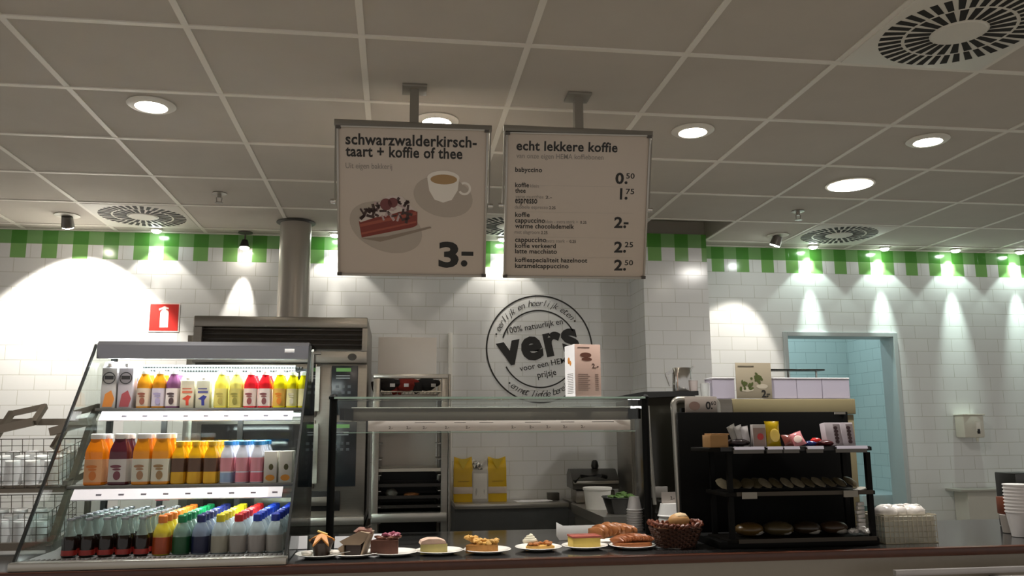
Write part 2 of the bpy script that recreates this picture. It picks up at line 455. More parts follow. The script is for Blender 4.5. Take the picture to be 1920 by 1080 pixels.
# ------------------------------------------------------------------ hanging signs
def hanging_sign(loc, yaw_, tilt, label):
    """loc = centre of the board; the ceiling mount is the thing's base"""
    px = loc[0]
    t = thing('hanging_menu_sign', label, 'sign', (px, 3.27, CEIL), 0, 'hanging menu signs')
    drop = loc[2]-CEIL; dy = loc[1]-3.27
    gm = mat('sign_bracket_grey', '#8a857c', .45, .3)
    MB().box(-.05, .05, -.05, .05, -.012, -.001, .002).obj('ceiling_plate', gm, t)
    MB().box(-.018, .018, -.018, .018, drop+.315, -.012).obj('pole', gm, t)
    fk = MB().box(-.318, .318, -.018, .006, drop+.292, drop+.318, .002)
    for s in (-1, 1):
        fk.bar((s*.312, -.006, drop+.3), (s*.312, dy+.012, drop), .006, .02)
    fk.obj('fork', gm, t)
    for s in (-1, 1):
        MB().cyl((s*.309, dy+.012, drop), (s*.33, dy+.012, drop), .012, .01, 14).obj('knob', CHROME, t)
    bd = MB().box(-.297, .297, .0, .018, -.297, .297, .002).obj('board', mat('sign_board', '#c8bbae', .32), t, (0, dy, drop), (tilt, 0, yaw_))
    fr = MB()
    for x0, x1, z0, z1 in ((-.303, -.295, -.303, .303), (.295, .303, -.303, .303), (-.303, .303, -.303, -.295), (-.303, .303, .295, .303)):
        fr.box(x0, x1, -.006, .024, z0, z1, .001)
    fr.obj('frame', mat('sign_frame', '#a9a49c', .3, .7), bd)
    for sx_ in (-1, 1):
        for sz in (-1, 1): MB().box(sx_*.296-.009, sx_*.296+.009, -.0075, .0255, sz*.296-.006, sz*.296+.006).obj('corner_cap', mat('sign_corner', '#4a4540', .5), bd)
    return bd
Y1, Y2, Y3, Y4 = -.0008, -.0014, -.0020, -.0026
b1 = hanging_sign((.053, 3.327, 2.421), -.038, .346, 'hanging sign with cake and coffee cup picture priced 3.-')
k = .6/765
def P1(px, py): return (-.3+(px-85)*k, .3-(py-255-33*(px-85)/765*max(0, 1-(py-255)/765))*k)
m = MB()
x, z = P1(125, 345); m.text('schwarzwalderkirsch-', x, z-.001, Y1, w=.525, h=.0435, bold=.026)
x, z = P1(125, 405); m.text('taart + koffie of thee', x, z-.001, Y1, w=.468, h=.0430, bold=.026)
x, z = P1(605, 975); m.text('3', x, z+.004, Y1, w=.083, h=.103, bold=.035)
m.disc(-.3+(740-85)*k, z+.017, Y1, .0135).box(-.3+(725-85)*k, -.3+(788-85)*k, Y1, 0, z+.049, z+.066)
m.obj('lettering', INK, b1, smooth=False, label='bold black headline and price')
x, z = P1(125, 468); MB().text('Uit eigen bakkerij', x, z, Y1, w=.185, h=.022, bold=0).obj('small_lettering', GREYINK, b1, smooth=False)
# printed picture: plate, cake slice with shavings, fork, cup on saucer
def Pd(px, py): return (-.3+(px-85)*k, .3-(py-262)*k)
pp = MB(); x, z = Pd(330, 775); pp.disc(x, z, Y1, .152, .098, rot=-.35); pp.disc(*Pd(625, 610), Y1, .122, .082, rot=-.2)
pp.obj('printed_plates', mat('print_plate', '#b1a598', .35), b1, smooth=False)
pp = MB(); pp.poly([Pd(192, 755), Pd(190, 740), Pd(460, 672), Pd(492, 690), Pd(492, 760), Pd(470, 772), Pd(205, 830)][::-1], Y2)
pp.obj('printed_cake', mat('print_cake', '#7d2a1c', .35), b1, smooth=False, label='red-brown printed cake slice')
pp = MB(); pp.poly([Pd(195, 760), Pd(198, 775), Pd(488, 706), Pd(486, 690)], Y3).poly([Pd(200, 805), Pd(203, 815), Pd(486, 748), Pd(486, 738)], Y3)
pp.obj('printed_filling', mat('print_filling', '#9c4a36', .35), b1, smooth=False)
pp = MB(); pp.poly([Pd(190, 742), Pd(250, 690), Pd(300, 640), Pd(345, 608), Pd(410, 610), Pd(445, 650), Pd(490, 690), Pd(462, 680), Pd(400, 692), Pd(340, 712), Pd(280, 722), Pd(200, 750)], Y2-.0003)
pp.obj('printed_cream', mat('print_cream', '#cfc2ba', .35), b1, smooth=False)
random.seed(3); pp = MB(); pq = MB()
for _ in range(46):
    px = random.uniform(205, 470); top = 745-(px-190)*.62 if px < 345 else 640+(px-345)*.32
    py = random.uniform(top-35, min(730, top+85)); a = random.uniform(0, PI); l = random.uniform(.008, .019); wd = random.uniform(.003, .006)
    x, z = Pd(px, py); c, s = math.cos(a), math.sin(a)
    (pp if random.random() < .72 else pq).poly([(x+l*c-wd*s, z+l*s+wd*c), (x-l*c-wd*s, z-l*s+wd*c), (x-l*c+wd*s, z-l*s-wd*c), (x+l*c+wd*s, z+l*s-wd*c)], Y3-.0004)
pp.obj('printed_shavings', mat('print_choc', '#3a211c', .35), b1, smooth=False)
pq.obj('printed_icing', mat('print_icing', '#b79e9c', .35), b1, smooth=False)
pp = MB(); pp.disc(*Pd(330, 655), Y3-.0007, .024).disc(*Pd(365, 645), Y3-.0007, .02)
pp.obj('printed_cherries', mat('print_cherry', '#6e3434', .35), b1, smooth=False)
pp = MB(); pp.poly([Pd(205, 835), Pd(330, 822), Pd(560, 766), Pd(566, 774), Pd(350, 838), Pd(300, 850)], Y2-.0002)
pp.obj('printed_fork', mat('print_fork', '#8f7f70', .35), b1, smooth=False)
pp = MB()
pp.poly([Pd(542, 520), Pd(706, 520), Pd(700, 575), Pd(670, 625), Pd(625, 640), Pd(580, 625), Pd(553, 580)], Y2)
pp.disc(*Pd(625, 512), Y2-.0002, .0655, .029)
pp.ring(*Pd(735, 565), Y2, .018, .027, -150, 120, 24)
pp.obj('printed_cup', mat('print_cup', '#e9e2d8', .35), b1, smooth=False, label='pale printed coffee cup')
pp = MB(); pp.disc(*Pd(627, 520), Y3, .054, .020); pp.obj('printed_coffee', mat('print_coffee', '#a9875a', .35), b1, smooth=False)

b2 = hanging_sign((.737, 3.332, 2.427), -.054, .317, 'hanging sign headed echt lekkere koffie with coffee prices')
def P2(px, py): return (-.3+(px-62+(py-248)*.018)*.6/763, .3-(py-248)*.6/770)
m = MB(); q = MB()
def tx(mm, s, px, py, wpx, hpx, bold=.0, al='l'):
    x, z = P2(px, py); mm.text(s, x, z, Y1, w=wpx*k if wpx else None, h=hpx*k, bold=bold, align=al)
tx(m, 'echt lekkere koffie', 112, 338, 540, 50, .026)
tx(q, 'van onze eigen HEMA koffiebonen', 112, 380, 465, 26, .004)
for s, py, wpx in (('babyccino', 452, 143), ('koffie', 533, 74), ('thee', 563, 56), ('espresso', 619, 118), ('koffie', 691, 78), ('cappuccino', 722, 160), ('warme chocolademelk', 752, 318), ('cappuccino', 826, 168), ('koffie verkeerd', 858, 220), ('latte macchiato', 888, 226), ('koffiespecialiteit hazelnoot', 935, 392), ('karamelcappuccino', 967, 290)):
    tx(m, s, 106, py, wpx, 24, .02)
for s, px, py, wpx in (('klein', 186, 535, 46), ('verse muntthee', 108, 592, 150), ('dubbele espresso', 104, 648, 178), ('klein - extra sterk +', 268, 724, 176), ('met slagroom', 104, 782, 135), ('extra sterk -', 268, 828, 120)):
    tx(q, s, px, py, wpx, 18)
for s, px, py in (('2.-', 268, 592), ('2.25', 288, 648), ('0.25', 456, 724), ('2.25', 246, 782), ('0.25', 400, 828)):
    tx(m, s, px, py, 34, 15, .01)
for a, b_, px, py in (('0', '50', 642, 505), ('1', '75', 668, 588), ('2', '-', 640, 742), ('2', '25', 642, 876), ('2', '50', 644, 975)):
    tx(m, a, px, py, 46 if a != '1' else None, 58, .03)
    x, z = P2(px+58 if a != '1' else px+34, py-5); m.disc(x, z, Y1, .0062)
    if b_ == '-': x, z = P2(px+52, py-18); m.poly([(x, z), (x+.021, z), (x+.021, z+.009), (x, z+.009)], Y1)
    else: tx(m, b_, px+(58 if a != '1' else 32), py-28, 46, 28, .016)
m.obj('lettering', INK, b2, smooth=False, label='bold black headline, items and prices')
q.obj('small_lettering', GREYINK, b2, smooth=False)
ln = MB()
for py in (505+18, 665, 800, 908):
    x, z = P2(106, py); ln.poly([(x, z), (x+.5, z), (x+.5, z+.0008), (x, z+.0008)], Y1)
ln.obj('divider_lines', mat('print_line', '#b3aaa0', .5), b2, smooth=False)

# ------------------------------------------------------------------ wall marks
t = thing('fire_extinguisher_sign', 'red square sign with white extinguisher symbol on the tiles', 'sign', (-1.598, WY-.001, 2.29))
MB().box(-.102, .102, -.003, 0, -.1, .1).obj('border', mat('sign_white', '#f2e4e0', .4), t)
MB().box(-.094, .094, -.0045, -.001, -.092, .092).obj('panel', mat('sign_red', '#d0312a', .4), t, label='red field')
e = MB().poly([(-.026, -.07), (.03, -.07), (.03, .032), (.026, .046), (.012, .053), (.012, .06), (.026, .056), (.03, .066), (.0, .078), (-.036, .06), (-.034, .047), (-.012, .057), (-.012, .052), (-.022, .044), (-.026, .032)], -.0055)
e.obj('symbol', mat('sign_white'), t, smooth=False, label='white extinguisher symbol')

t = thing('wall_lettering', 'round black vers emblem printed on the tiled wall', 'sign', (1.03, WY-.001, 2.092))
e = MB(); yy = -.0012
e.ring(0, 0, yy, .384, .395, 0, 360, 96)
e.ring(0, 0, yy, .276, .286, 28, 164, 60).ring(0, 0, yy, .276, .286, 208, 338, 60)
for a in (162, 38, 228, -46): e.disc(.335*math.cos(R(a)), .335*math.sin(R(a)), yy, .007)
e.obj('rings', INK, t, smooth=False)
e = MB(); ro = R(10)
e.text('vers', -.290, -.122, yy, w=.605, h=.162, bold=.042, rot=R(12))
e.text('100% natuurlijk en', -.237, .108, yy, w=.42, h=.043, bold=.006, rot=R(10.5))
e.text('voor een HEMA', -.146, -.165, yy, w=.39, h=.041, bold=.006, rot=R(10.5))
e.text('prijsje', -.016, -.214, yy, w=.14, h=.042, bold=.006, rot=R(10.5))
e.obj('lettering', INK, t, smooth=False)
e = MB()
def arc_text(s, r, a0, a1, h, outside=True):
    n = len(s)
    for i, ch in enumerate(s):
        if ch == ' ': continue
        a = a0+(a1-a0)*i/(n-1); ar = R(a)
        e.text(ch, r*math.cos(ar), r*math.sin(ar), yy, h=h*{'k': 1.3, 'l': 1.3, 'j': 1.1, 'h': 1.3, 't': 1.15, 'f': 1.3, 'd': 1.3, 'b': 1.3, 'i': 1.2}.get(ch, .85), bold=-.006, align='c', rot=ar-PI/2 if outside else ar+PI/2, shear=.3)
arc_text('eerlijk en heerlijk eten', .315, 155, 44, .036)
arc_text('en met liefde bereid', .352, 234, 308, .036, False)
e.obj('script_lettering', INK, t, smooth=False)

t = thing('soap_dispenser', 'small white dispenser on the tiles right of the doorway', 'dispenser', (4.345, WY-.001, 1.43))
MB().box(-.085, .085, -.11, 0, 0, .17, .012).obj('body', mat('ivory_plastic', '#d9d6c8', .3), t)
MB().box(-.092, .092, -.118, 0, .166, .178, .004).obj('lid', mat('ivory_plastic'), t)
MB().box(.012, .05, -.114, -.108, .05, .12, .002).obj('window', mat('ivory_light', '#f2efe4', .3), t)
MB().box(.02, .042, -.1155, -.11, .03, .065, .002).obj('level_slot', BLACK, t)
MB().cyl((.03, -.09, .0), (.03, -.09, -.03), .012, .008).obj('spout', mat('ivory_plastic'), t)

tag(MB().box(.362, .392, WY-.03, WY-.001, .0, 2.2, .004).obj('cable_duct', WHITE), 'narrow white upright duct on the tiles behind the tray trolley', 'duct')

# ------------------------------------------------------------------ counter
t = thing('serving_counter', 'long dark serving counter with a brown wooden front edge', 'counter', (0, 3.2, 0))
MB().box(-3, 5.5, .03, .93, CT-.03, CT).obj('worktop', mat('dark_worktop', '#2b2a2a', .13, var=.15, scale=8), t)
MB().box(-3, 5.5, -.005, .03, CT-.032, CT+.001, .006).obj('wooden_edge', mat('brown_wood_edge', '#4c2717', .28, var=.25, scale=25), t)
MB().box(-3, 5.5, .03, .06, 0, CT-.032).obj('front_panel', mat('olive_panel', '#8c857a', .32, .3, var=.05), t)
MB().box(-3, 5.5, .90, .93, 0, CT-.03).obj('back_panel', GREY, t)
t = thing('tray_rail', 'pale metal tray rail along the counter front at lower right', 'rail', (3.6, 3.05, .95))
for y, z in ((.05, .008), (-.02, -.014), (-.09, -.036)):
    MB().bar((-1.72+y*.3, y, z), (1.8, y, z), .022, .02).obj('rail_bar', mat('pale_rail', '#b8b3b0', .3, .6), t)
for x in (-1.2, 0, 1.2): MB().box(x-.02, x+.02, -.1, .178, -.06, -.035).obj('bracket', STEELD, t)

# ------------------------------------------------------------------ drinks cooler
XL, XR = -1.312, -.386
t = thing('drinks_cooler', 'open glass-sided drinks cooler with three lit levels on the counter', 'cooler', (0, 0, CT+.001))
Z0 = CT+.001
def zz(z): return z-Z0
side = [(3.225, .012), (3.26, .004), (4.12, .004), (4.12, zz(1.9)), (3.90, zz(1.9)), (3.872, zz(1.885)), (3.85, zz(1.85))]
MB().prism(side, XL, XL+.006, 'yz').obj('side_glass', GLASS, t, smooth=False)
MB().prism(side, XR-.006, XR, 'yz').obj('side_glass', thin_glass('dark_side_glass', (.42, .45, .44)), t, smooth=False, label='darker side glass')  # this pane is tinted darker than the left one
up_ = MB().box(XR-.03, XR-.008, 4.03, 4.075, .02, zz(1.86)).obj('slotted_upright', fd if False else mat('cooler_dark_trim', '#2d2f2e', .35, .4), t)
sl_ = MB()
for i in range(26): sl_.box(XR-.026, XR-.014, 4.0285, 4.0305, .05+i*.03, .068+i*.03)
sl_.obj('slots', mat('upright_slots', '#8a8e8c', .4, .4), up_)
fd = mat('cooler_dark_trim', '#2d2f2e', .35, .4)
for x in (XL+.003, XR-.003):
    MB().bar((x, 3.225, .012), (x, 3.85, zz(1.85)), .009, .012).bar((x, 3.85, zz(1.85)), (x, 3.872, zz(1.885)), .009, .012).obj('edge_trim', fd, t)
for x in (XL+.012, XR-.012):
    MB().bar((x, 4.1, .01), (x, 4.1, zz(1.9)), .022, .03).obj('rear_post', fd, t)
MB().box(XL+.07, XR-.03, 4.104, 4.11, .02, zz(1.8)).obj('rear_glass', GLASS, t, smooth=False)
rf = MB()
for x in (-1.06, -.72): rf.box(x-.012, x+.012, 4.09, 4.103, .02, zz(1.8))
rf.box(XL+.03, XR-.03, 4.09, 4.103, zz(1.765), zz(1.80))
rf.obj('rear_door_frames', fd, t)
MB().box(XL+.008, XR-.008, 3.25, 4.1, .0, .024, .002).obj('base_deck', mat('cooler_base', '#8b8c8c', .3, .6), t)
MB().box(XL-.005, XR+.005, 3.205, 3.25, -.0005, .030, .005).obj('base_lip', STEELL, t)
gr = MB()
for i in range(52): gr.box(XL+.02+i*.0172, XL+.027+i*.0172, 3.252, 3.31, .024, .028)
gr.obj('air_grille', STEELD, t)
hood = [(3.862, zz(1.826)), (3.857, zz(1.885)), (3.878, zz(1.903)), (4.12, zz(1.903)), (4.12, zz(1.888)), (3.895, zz(1.888)), (3.885, zz(1.826))]
MB().prism(hood, XL+.012, XR-.01, 'yz').obj('hood', mat('hood_steel', '#8f8f94', .25, .85), t)
MB().box(-.50, -.458, 3.853, 3.858, zz(1.855), zz(1.872), .001).obj('switch', mat('switch_white', '#f0f0f0', .4), t)
ct_ = MB(); 
for i in range(60): ct_.box(XL+.12+i*.0125, XL+.128+i*.0125, 4.07, 4.085, zz(1.782), zz(1.79)).box(XL+.12+i*.0125, XL+.128+i*.0125, 4.07, 4.085, zz(1.8), zz(1.806))
ct_.obj('air_outlet_slots', fd, t)
MB().box(XL+.1, XR-.09, 4.075, 4.088, zz(1.74), zz(1.815)).obj('air_outlet', mat('outlet_grey', '#9aa2a2', .4, .3), t)
MB().cyl((XL+.05, 3.915, zz(1.872)), (XR-.05, 3.915, zz(1.872)), .011).obj('light_tube', mat('cooler_tube', '#f2fffb', .5, emit=16), t, label='glowing light tube')
sh_m = mat('cooler_shelf', '#6f6e6a', .35, .5)
rail_m = mat('price_rail_white', '#efecf2', .35)
for (zs, yf, xa, xb) in ((1.610, 3.875, -1.295, -.41), (1.296, 3.625, -1.295, -.41)):
    MB().box(xa, xb, yf, 4.08, zz(zs)-.012, zz(zs), .002).obj('shelf', sh_m, t)
    MB().prism([(yf+.002, zz(zs)-.012), (yf-.036, zz(zs)-.052), (yf-.034, zz(zs)-.056), (yf+.006, zz(zs)-.016)], xa+.03, xb-.045, 'yz').obj('price_rail', rail_m, t, label='slanted white price rail')
    lb = MB()
    for i in range(9):
        x = xa+.13+i*.085; y0 = yf-.018; z0 = zz(zs)-.0325
        lb.box(x-.010, x+.010, y0-.005, y0+.001, z0-.006, z0+.001)
    lb.obj('price_marks', mat('price_mark_grey', '#9b96a4', .5), t)
    br = MB()
    for x in (xa-.004, xb+.002): br.prism([(yf+.02, zz(zs)-.002), (4.08, zz(zs)-.002), (4.08, zz(zs)-.05), (yf+.06, zz(zs)-.018)], x, x+.004, 'yz')
    br.obj('shelf_bracket', fd, t)
    MB().cyl((xa+.06, yf+.03, zz(zs)-.022), (xb-.06, yf+.03, zz(zs)-.022), .008).obj('light_tube', mat('cooler_tube'), t)
MB().prism([(3.90, zz(1.875)), (3.855, zz(1.86)), (3.885, zz(1.73)), (3.90, zz(1.725))], XR+.002, XR+.01, 'yz').obj('side_bracket', mat('bracket_pale', '#c9ccc8', .35), t)
MB().cyl((XR, 3.87, zz(1.855)), (XR+.045, 3.87, zz(1.855)), .008).obj('hinge_pin', CHROME, t)
light('cooler_light', 'AREA', (-.85, 3.915, 1.852), 2.2, (.93, 1, .98), (-.85, 3.90, 1.0), sx=.82, sy_=.03)
light('cooler_shelf_light', 'AREA', (-.85, 3.885, 1.575), .35, (.93, 1, .98), (-.85, 3.75, 1.0), sx=.75, sy_=.02)
light('cooler_shelf_light', 'AREA', (-.85, 3.64, 1.262), .5, (.93, 1, .98), (-.85, 3.55, 1.0), sx=.75, sy_=.02)

# ---- drinks
CLEARCAP = mat('clear_cap', '#dfe6e2', .2, alpha=.75)
WCAP = mat('white_cap', '#f2f2f0', .35)
def juice_bottle(r, h, col, lab_col='#d8cfc0', lz=(.05, .52), neck=.55, cap=WCAP, mark=None, base_col=None, sq=.25, name='juice_bottle', mid=None):
    t = thing(name, '', 'bottle')
    b = MB().lathe([(r*.9, 0), (r, h*.02), (r, h*.62), (r*.93, h*.70), (r*neck, h*.86), (r*neck, h*.9)], seg=20, sq=sq)
    b.obj('body', mat('drink_'+col, col, .12), t)
    if lab_col:
        MB().lathe([(r*1.012, h*lz[0]), (r*1.012, h*lz[1])], seg=20, sq=sq).obj('label', mat('label_'+lab_col, lab_col, .5), t)
        if mark:
            e = MB()
            for dx, dz, rx, rz in ((-.1, .68, .55, .07), (0, .55, .42, .05), (.05, .28, .36, .2)):
                zc = h*(lz[0]+(lz[1]-lz[0])*dz); e.disc(r*dx, zc, -r*(1.03), r*rx, h*(lz[1]-lz[0])*rz, 14)
            e.obj('label_print', mat('mark_'+mark, mark, .5), t, smooth=False)
    if mid:
        MB().lathe([(r*1.015, h*.28), (r*1.015, h*.6)], seg=20, sq=sq).obj('band', mat('band_'+mid, mid, .3), t)
    MB().lathe([(r*neck*1.12, h*.895), (r*neck*1.16, h*.905), (r*neck*1.16, h*.985), (r*neck*.9, h)], seg=20).obj('cap', cap, t)
    return t
def carton(w, d, h, col, blotch, name='drink_carton', ring=False, stripe=None):
    t = thing(name, '', 'carton')
    MB().box(-w/2, w/2, -d/2, d/2, 0, h*.86, .003).prism([(-d/2+.001, h*.855), (d/2-.001, h*.855), (.004, h*.97), (.004, h), (-.004, h), (-.004, h*.97)], -w/2+.001, w/2-.001, 'yz').obj('body', mat('carton_'+col, col, .45), t)
    y = -d/2-.0008
    e = MB()
    if ring: e.ring(0, h*.64, y, w*.36, w*.43, n=28).box(-w*.3, w*.3, y-.0003, y+.0005, h*.61, h*.69)
    else: e.box(-w*.36, w*.3, y, y+.0005, h*.58, h*.62).box(-w*.36, w*.38, y, y+.0005, h*.46, h*.53)
    e.obj('print', mat('mark_'+(stripe or '#4a4a4c'), stripe or '#4a4a4c', .5), t, smooth=False)
    e = MB()
    if ring: e.poly([(-w*.34, h*.03), (w*.3, h*.03), (w*.45, h*.2), (w*.2, h*.38), (-w*.2, h*.3)], y)
    else: e.poly([(-w*.05, h*.08), (w*.16, h*.08), (w*.14, h*.24), (w*.32, h*.36), (w*.05, h*.4), (-w*.34, h*.28), (-w*.08, h*.25)], y)
    e.obj('picture', mat('mark_'+blotch, blotch, .5), t, smooth=False)
    MB().cyl((0, -d*.22, h*.9), (0, -d*.34, h*.985), w*.2, w*.2, 16).obj('cap', WCAP, t)
    return t
def simple_carton(w, d, h):
    t = thing('drink_carton', '', 'carton')
    MB().box(-w/2, w/2, -d/2, d/2, 0, h, .002).obj('body', mat('carton_grey', '#c9c6ba', .4), t)
    y = -d/2-.0008
    MB().disc(w*.05, h*.5, y, w*.18, h*.1, 16).obj('picture', mat('mark_olive', '#4d4a22', .5), t, smooth=False)
    MB().disc(0, h*.16, y, w*.36, h*.1, 16).obj('fruit_print', mat('mark_fruit', '#d08a28', .5), t, smooth=False)
    return t

def put_row(proto, x, ys, z, labels, group, jit=.0015):
    for k, y in enumerate(ys):
        p = (x+random.uniform(-jit, jit), y+random.uniform(-jit, jit), z)
        if k == 0 and not proto.get('used'):
            proto.location = p; proto['label'] = labels[0]; proto['group'] = group; proto['used'] = 1; o = proto
        else: o = dup(proto, p, labels[k], group=group)
        o.rotation_euler = (0, 0, random.uniform(-.06, .06))
    return proto

# top level
z = 1.6105; Y = [3.925, 4.005]; G = 'drinks on the top level of the cooler'
def two(desc): return [f'{desc}, top level front', f'{desc}, top level rear']
top_items = [
 (-1.251, carton(.062, .062, .205, '#b9b6b4', '#d08238', ring=True), 'tall grey carton with dark ring and orange picture'),
 (-1.180, carton(.062, .062, .205, '#b8b2b8', '#a04a50', ring=True), 'tall grey carton with dark ring and dull red picture'),
 (-1.110, juice_bottle(.031, .168, '#c8841c', '#c9b8a4', mark='#8a5040', cap=CLEARCAP), 'amber juice bottle with pinkish label, beside the tall cartons'),
 (-1.046, juice_bottle(.031, .168, '#b87716', '#c2b9c4', mark='#9c94b4', cap=CLEARCAP), 'amber juice bottle with lilac label, beside the purple bottle'),
 (-.984, juice_bottle(.031, .168, '#744668', '#d6ccc8', mark='#4a3a3c', cap=CLEARCAP), 'purple juice bottle with white label'),
 (-.920, carton(.058, .055, .142, '#cfc6ae', '#c8442e', stripe='#c06a50'), 'small cream carton with red print'),
 (-.853, carton(.058, .055, .142, '#cfccb4', '#30388a', stripe='#5a5c94'), 'small cream carton with blue print'),
 (-.780, juice_bottle(.030, .166, '#e2d24e', '#cfc46a', mark='#a89c50', cap=CLEARCAP), 'pale yellow juice bottle beside the small blue-printed carton'),
 (-.715, juice_bottle(.030, .166, '#ddd068', '#c8bd66', mark='#8a843c', cap=CLEARCAP), 'pale yellow juice bottle beside the red bottles'),
 (-.651, juice_bottle(.030, .166, '#cc1f28', '#d8c4b8', mark='#8a4a48', cap=CLEARCAP), 'red juice bottle with white label, left one of the two'),
 (-.588, juice_bottle(.030, .166, '#cf1c24', '#dacbc2', mark='#7c4a4a', cap=CLEARCAP), 'red juice bottle with white label, right one of the two'),
 (-.526, juice_bottle(.029, .166, '#e6d214', '#d8aa48', mark='#d07a20', cap=CLEARCAP), 'bright yellow bottle with orange label beside the red bottles'),
 (-.470, juice_bottle(.026, .164, '#e4d60e', '#e4dc9c', mark='#d8d0b0', cap=CLEARCAP), 'bright yellow bottle with white label, second from right'),
 (-.420, juice_bottle(.023, .164, '#e0d60c', '#e8e0a8', cap=CLEARCAP), 'slim bright yellow bottle at the right end'),
]
for x, pr, d in top_items: put_row(pr, x, Y, z, two(d), G)
# middle level
z = 1.2965; G = 'drinks on the middle level of the cooler'; y0 = 3.672
def rows(desc, n): return [f'{desc}, middle level, {ORD[i]} from front' for i in range(n)]
mid_items = [
 (-1.203, juice_bottle(.0395, .205, '#ee8412', '#e3a878', (.06, .5), .62, mark='#d87c38', sq=.5), 'fat bright orange juice bottle at the left end', 2, .085),
 (-1.113, juice_bottle(.0395, .205, '#54202c', '#cfc8c4', (.06, .5), .62, mark='#7c4450', sq=.5), 'fat dark purple juice bottle with white label', 2, .085),
 (-1.024, juice_bottle(.037, .205, '#dd8a14', '#d9d6c6', (.06, .5), .68, mark='#a88060', sq=.5), 'fat amber juice bottle with white label beside the purple one', 2, .085),
 (-.948, juice_bottle(.037, .205, '#e09018', '#dad6c6', (.06, .5), .68, mark='#a08058', sq=.5), 'fat amber juice bottle with white label beside the chocolate drinks', 2, .085)]
yc = mat('yellow_cap', '#e8b81c', .35); bc = mat('blue_cap', '#3f8cc8', .35)
for i, x in enumerate((-.882, -.818, -.754)):
    mid_items.append((x, juice_bottle(.030, .172, '#e0a814', '#dba822', (.03, .27), .5, cap=yc, mid='#5c4232', name='chocolate_milk_bottle'), f'{("left", "middle", "right")[i]} column brown and yellow chocolate drink bottle', 5, .066))
for i, x in enumerate((-.690, -.630, -.570)):
    mid_items.append((x, juice_bottle(.0275, .172, '#d4d8e4', ('#8ea6c8', '#d08090', '#cc6c7c')[i], (.03, .25), .55, cap=bc, mid='#cf8a94', name='yoghurt_drink_bottle'), f'{("left", "middle", "right")[i]} column pink yoghurt drink bottle with blue cap', 5, .066))
mid_items += [(-.512, simple_carton(.052, .052, .128), 'small grey-white carton with fruit picture, left of two', 2, .07), (-.452, simple_carton(.052, .052, .128), 'small grey-white carton with fruit picture, right of two', 2, .07)]
for x, pr, d, n, dy in mid_items: put_row(pr, x, [y0+k*dy for k in range(n)], z, rows(d, n), G)
# bottom level: small glass cola bottles and sports drinks
zb = Z0+.0245
def cola():
    t = thing('cola_bottle', '', 'bottle'); h = .138; r = .027
    MB().lathe([(r*.85, 0), (r, .006), (r*.95, .03), (r, .06), (r*.8, .075)], seg=16).obj('body', mat('cola_dark', '#1c110c', .1), t)
    MB().lathe([(r*.8, .075), (r*.55, .098), (r*.42, .115), (r*.42, h-.006)], seg=16).obj('neck', mat('bottle_glass_grey', '#8fa19a', .08, alpha=.6), t, label='clear empty neck')
    MB().lathe([(r*1.02, .008), (r*.985, .026)], seg=16).obj('label', mat('cola_label', '#a22a22', .4), t)
    MB().lathe([(r*.52, h-.008), (r*.55, h-.006), (r*.5, h), (r*.1, h+.001)], seg=16).obj('cap', mat('cola_cap', '#8c9094', .25, .6), t)
    return t
pr = cola(); n = 9
for c, x in enumerate((-1.178, -1.115, -1.052, -.989, -.926)):
    cols = ('leftmost', 'second', 'third', 'fourth', 'fifth')[c]
    put_row(pr, x, [3.37+k*.063 for k in range(n)], zb, [f'small cola bottle, {ORD[k]} from the front in the {cols} cola column' for k in range(n)], 'small cola bottles on the bottom level')
def sport(cap, label, top='#b4c4c8', capname='', water=False):
    t = thing('water_bottle' if water else 'sports_drink_bottle', '', 'bottle'); r = .032; h = .142
    MB().lathe([(r*.9, 0), (r, .005), (r, .072), (r*.93, .085), (r*.62, .108), (r*.42, .116)], seg=18).obj('body', mat('sport_'+top, top, .08, alpha=.72), t)
    MB().lathe([(r*1.012, .004), (r*1.012, .064)], seg=18).obj('label', mat('slabel_'+label, label, .35), t)
    MB().lathe([(r*.5, .114), (r*.52, .117), (r*.52, h-.004), (r*.42, h)], seg=18).obj('cap', mat('scap_'+cap, cap, .35), t, label=capname+' cap')
    return t
sp = [(-.858, '#e07c2a', '#a8461c', '#d8c83c', 'orange', 0), (-.789, '#0c8048', '#14502a', '#7e9c90', 'green', 0), (-.720, '#1c2668', '#161c40', '#8a9ab0', 'navy blue', 0), (-.651, '#d8cc1c', '#a09c8c', '#b4c4c8', 'yellow', 1), (-.583, '#c42420', '#9c9690', '#b4c4c8', 'red', 1), (-.515, '#1a3aa8', '#a09a96', '#b4c4c8', 'blue', 1), (-.447, '#1c34a0', '#9e9a94', '#b4c4c8', 'blue', 1)]
for i, (x, cap, lab, top, nm, wt) in enumerate(sp):
    d = f'{nm}-capped {"clear water" if wt else "sports drink"} bottle'
    col = {5: ' of the left blue column', 6: ' of the right blue column'}.get(i, '')
    put_row(sport(cap, lab, top, nm, wt), x, [3.385+k*.07 for k in range(8)], zb, [f'{d}, {ORD[q]} from the front{col}' for q in range(8)], 'capped drinks on the bottom level')
for o in S.objects:
    if 'used' in o: del o['used']
# a small red card leaning inside at the back
tag(MB().box(-.03, .03, -.002, .002, 0, .07, .001).obj('red_card', mat('faded_red_card', '#a8545a', .5), loc=(-1.02, 3.99, Z0+.175)), 'faded red card behind the cola bottles in the cooler', 'card')

